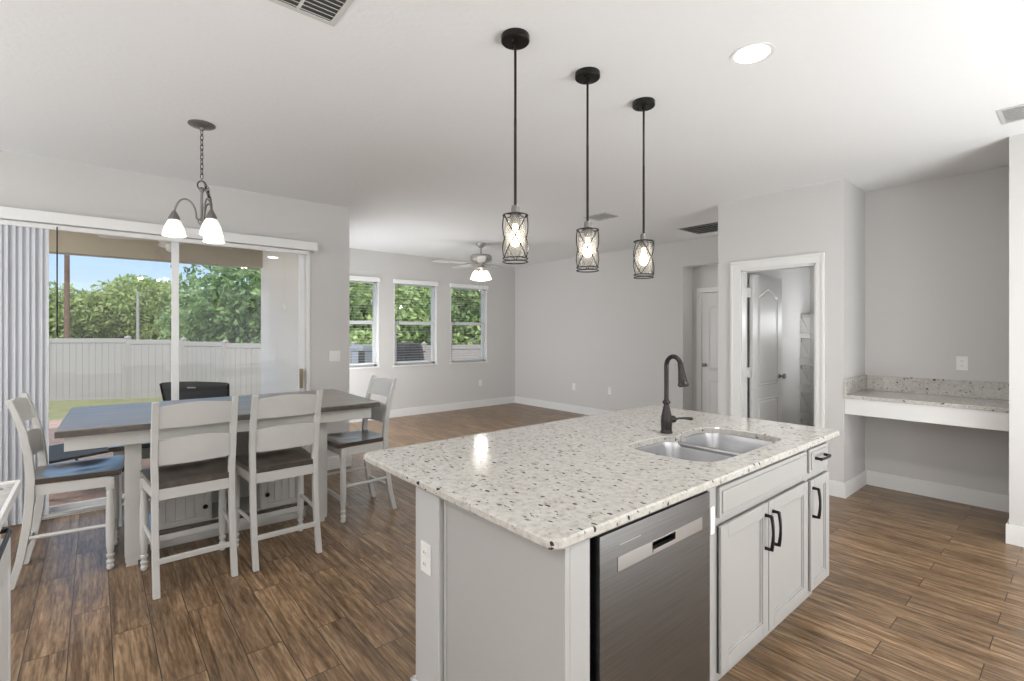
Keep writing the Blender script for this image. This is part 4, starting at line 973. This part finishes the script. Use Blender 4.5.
b = MB(); b.tube([(-40.4, -1.32, -.56), (-40.4, -1.32, 7.4)], [.15, .12], 12); b.tube([(-40.4, -2.2, 6.9), (-40.4, -.4, 6.9)], .06, 6); tag(obj('utility_pole', b, POLEW), 'brown wooden pole rising above the far trees at left', 'pole')
b = MB(); b.tube([(-27.6, 1.45, -.56), (-27.6, 1.45, 3.3)], [.07, .05], 12); tag(obj('grey_post', b, POLEG), 'thin grey post in front of the far trees left of the door mullion', 'post')

# patio furniture seen through the glass
t = thing('patio_chair', 'black mesh patio chair with its back to the sliding door', 'chair', (-7.03, .95, -.1), R(50))
b = MB()
tb = bmesh.new(); n = 12; rows = []
for i in range(n+1):
    u = -1+2*i/n; rows.append([tb.verts.new((u*(.36+.04*v), -.12*v+.05*u*u+dy, .34+v*(.62+.02*(1-u*u)))) for v, dy in ((0, 0), (1, 0), (1, .012), (0, .012))])
for a, c in zip(rows, rows[1:]):
    for k in range(4): tb.faces.new((a[k], a[(k+1) % 4], c[(k+1) % 4], c[k]))
tb.faces.new(rows[0]); tb.faces.new(rows[-1]); bmesh.ops.recalc_face_normals(tb, faces=tb.faces); b._merge(tb); bm_local('sling_back', b, GRILLB, t, True)
b = MB(); b.box(-.33, .33, .02, .58, .33, .355, .006); bm_local('sling_seat', b, GRILLB, t)
b = MB()
for s in (-1, 1):
    b.tube([(s*.37, .62, 0), (s*.37, .56, .34), (s*.37, .04, .33), (s*.375, -.0, .6), (s*.405, -.065, .95)], .014, 8); b.tube([(s*.37, -.2, 0), (s*.37, 0, .33)], .014, 8)
    b.tube([(s*.39, .6, .58), (s*.39, .3, .6), (s*.39, -.08, .58)], .016, 8); b.tube([(s*.38, .57, .34), (s*.39, .58, .58)], .013, 8)
bm_local('frame', b, BLACK, t, True)
b = MB(); b.box(-.05, .05, -.122, -.118, .90, .915); bm_local('tag_patch', b, POLEG, t)
t2 = thing('patio_lounge', 'dark curved-frame patio lounge chair seen under the dining chair seat', 'chair', (-6.7, -.25, -.1), R(-65))
b = MB(); b.box(-.3, .3, -.35, .45, .36, .385, .008); bm_local('seat_sling', b, GRILLB, t2)
b = MB()
for s in (-1, 1):
    b.tube([(s*.32, .62*cos(R(a))-.02, .50-.50*sin(R(a))) for a in range(20, 161, 14)], .014, 8)
    b.tube([(s*.32, -.45, .36), (s*.32, .5, .38)], .014, 8)
    b.box(s*.32-.02, s*.32+.02, .30, .34, .02, .40, .003)
bm_local('curved_frame', b, BLACK, t2, True)
# grill under its cover and pale cover outside the far windows
t = thing('covered_grill', 'dark grey covered grill standing outside the middle window', 'grill', (-9.35, 5.0, -.14))
b = MB(); tb = bmesh.new(); rows = []
for z, sx_, sy_, w_ in ((0, .30, .38, .03), (.5, .28, .36, .025), (.95, .27, .34, .02), (1.12, .26, .33, .01), (1.30, .24, .31, 0), (1.37, .19, .27, 0), (1.39, .05, .10, 0)):
    rows.append([tb.verts.new((-9.35+(sx_+w_*sin(7*2*pi*i/48))*cos(2*pi*i/48)*(1.25 if abs(cos(2*pi*i/48)) < .9 else 1.1), 5.0+(sy_+w_*sin(7*2*pi*i/48))*sin(2*pi*i/48)*1.1, -.14+z)) for i in range(48)])
for a, c in zip(rows, rows[1:]):
    for k in range(48): tb.faces.new((a[k], a[(k+1) % 48], c[(k+1) % 48], c[k]))
tb.faces.new(rows[-1]); bmesh.ops.recalc_face_normals(tb, faces=tb.faces); b._merge(tb); obj('cover', b, GRCOV, t, True)
b = MB(); b.tube([(-9.35, 4.68, 1.05), (-9.25, 4.60, 1.05), (-9.25, 5.4, 1.05), (-9.35, 5.32, 1.05)], .012, 8); obj('strap', b, BLACK, t, True)
t = thing('storage_bin', 'pale grey covered bin outside the window beside the dining wall corner', 'bin', (-9.0, 4.0, -.14))
b = MB(); b.box(-9.3, -8.75, 3.78, 4.32, -.14, 1.10, .04); obj('bin_body', b, ACM, t, True)
b = MB(); b.box(-9.33, -8.72, 3.75, 4.35, 1.10, 1.22, .05); obj('bin_lid', b, ACM, t, True)
b = MB(); b.box(-8.76, -8.74, 3.70, 3.82, .2, 1.12, .004); obj('side_strap', b, GRCOV, t)
# porch ceiling fan
t = thing('porch_fan', 'white porch ceiling fan glimpsed above the glass door behind the chandelier', 'ceiling fan', (-6.65, .65, 2.74), R(15))
L2 = lambda z: z-2.74
b = MB(); b.lathe([(.07, 0), (.06, -.03), (.015, -.05), (.012, -.16), (.09, -.17), (.12, -.2), (.12, -.27), (.06, -.30), (.05, -.36), (.02, -.38)], seg=24); bm_local('motor_housing', b, FANWOOD, t, True)
for k in range(5):
    M = Matrix.Rotation(R(72*k+22), 4, 'Z') @ Matrix.Translation((0, 0, -.24)) @ Matrix.Rotation(R(12), 4, 'X')
    b = MB(); b.prism([(.10, -.03), (.2, -.055), (.58, -.07), (.66, -.04), (.66, .04), (.58, .07), (.2, .055), (.10, .03)], -.004, .004, M=M); bm_local('blade', b, FANWOOD, t)
b = MB(); b.tube([(0, 0, -.36), (0, 0, -.52)], .003, 6); b.lathe([(.01, 0), (.012, -.02), (.003, -.04)], (0, 0, -.52), 8); bm_local('pull_chain', b, BLACK, t)
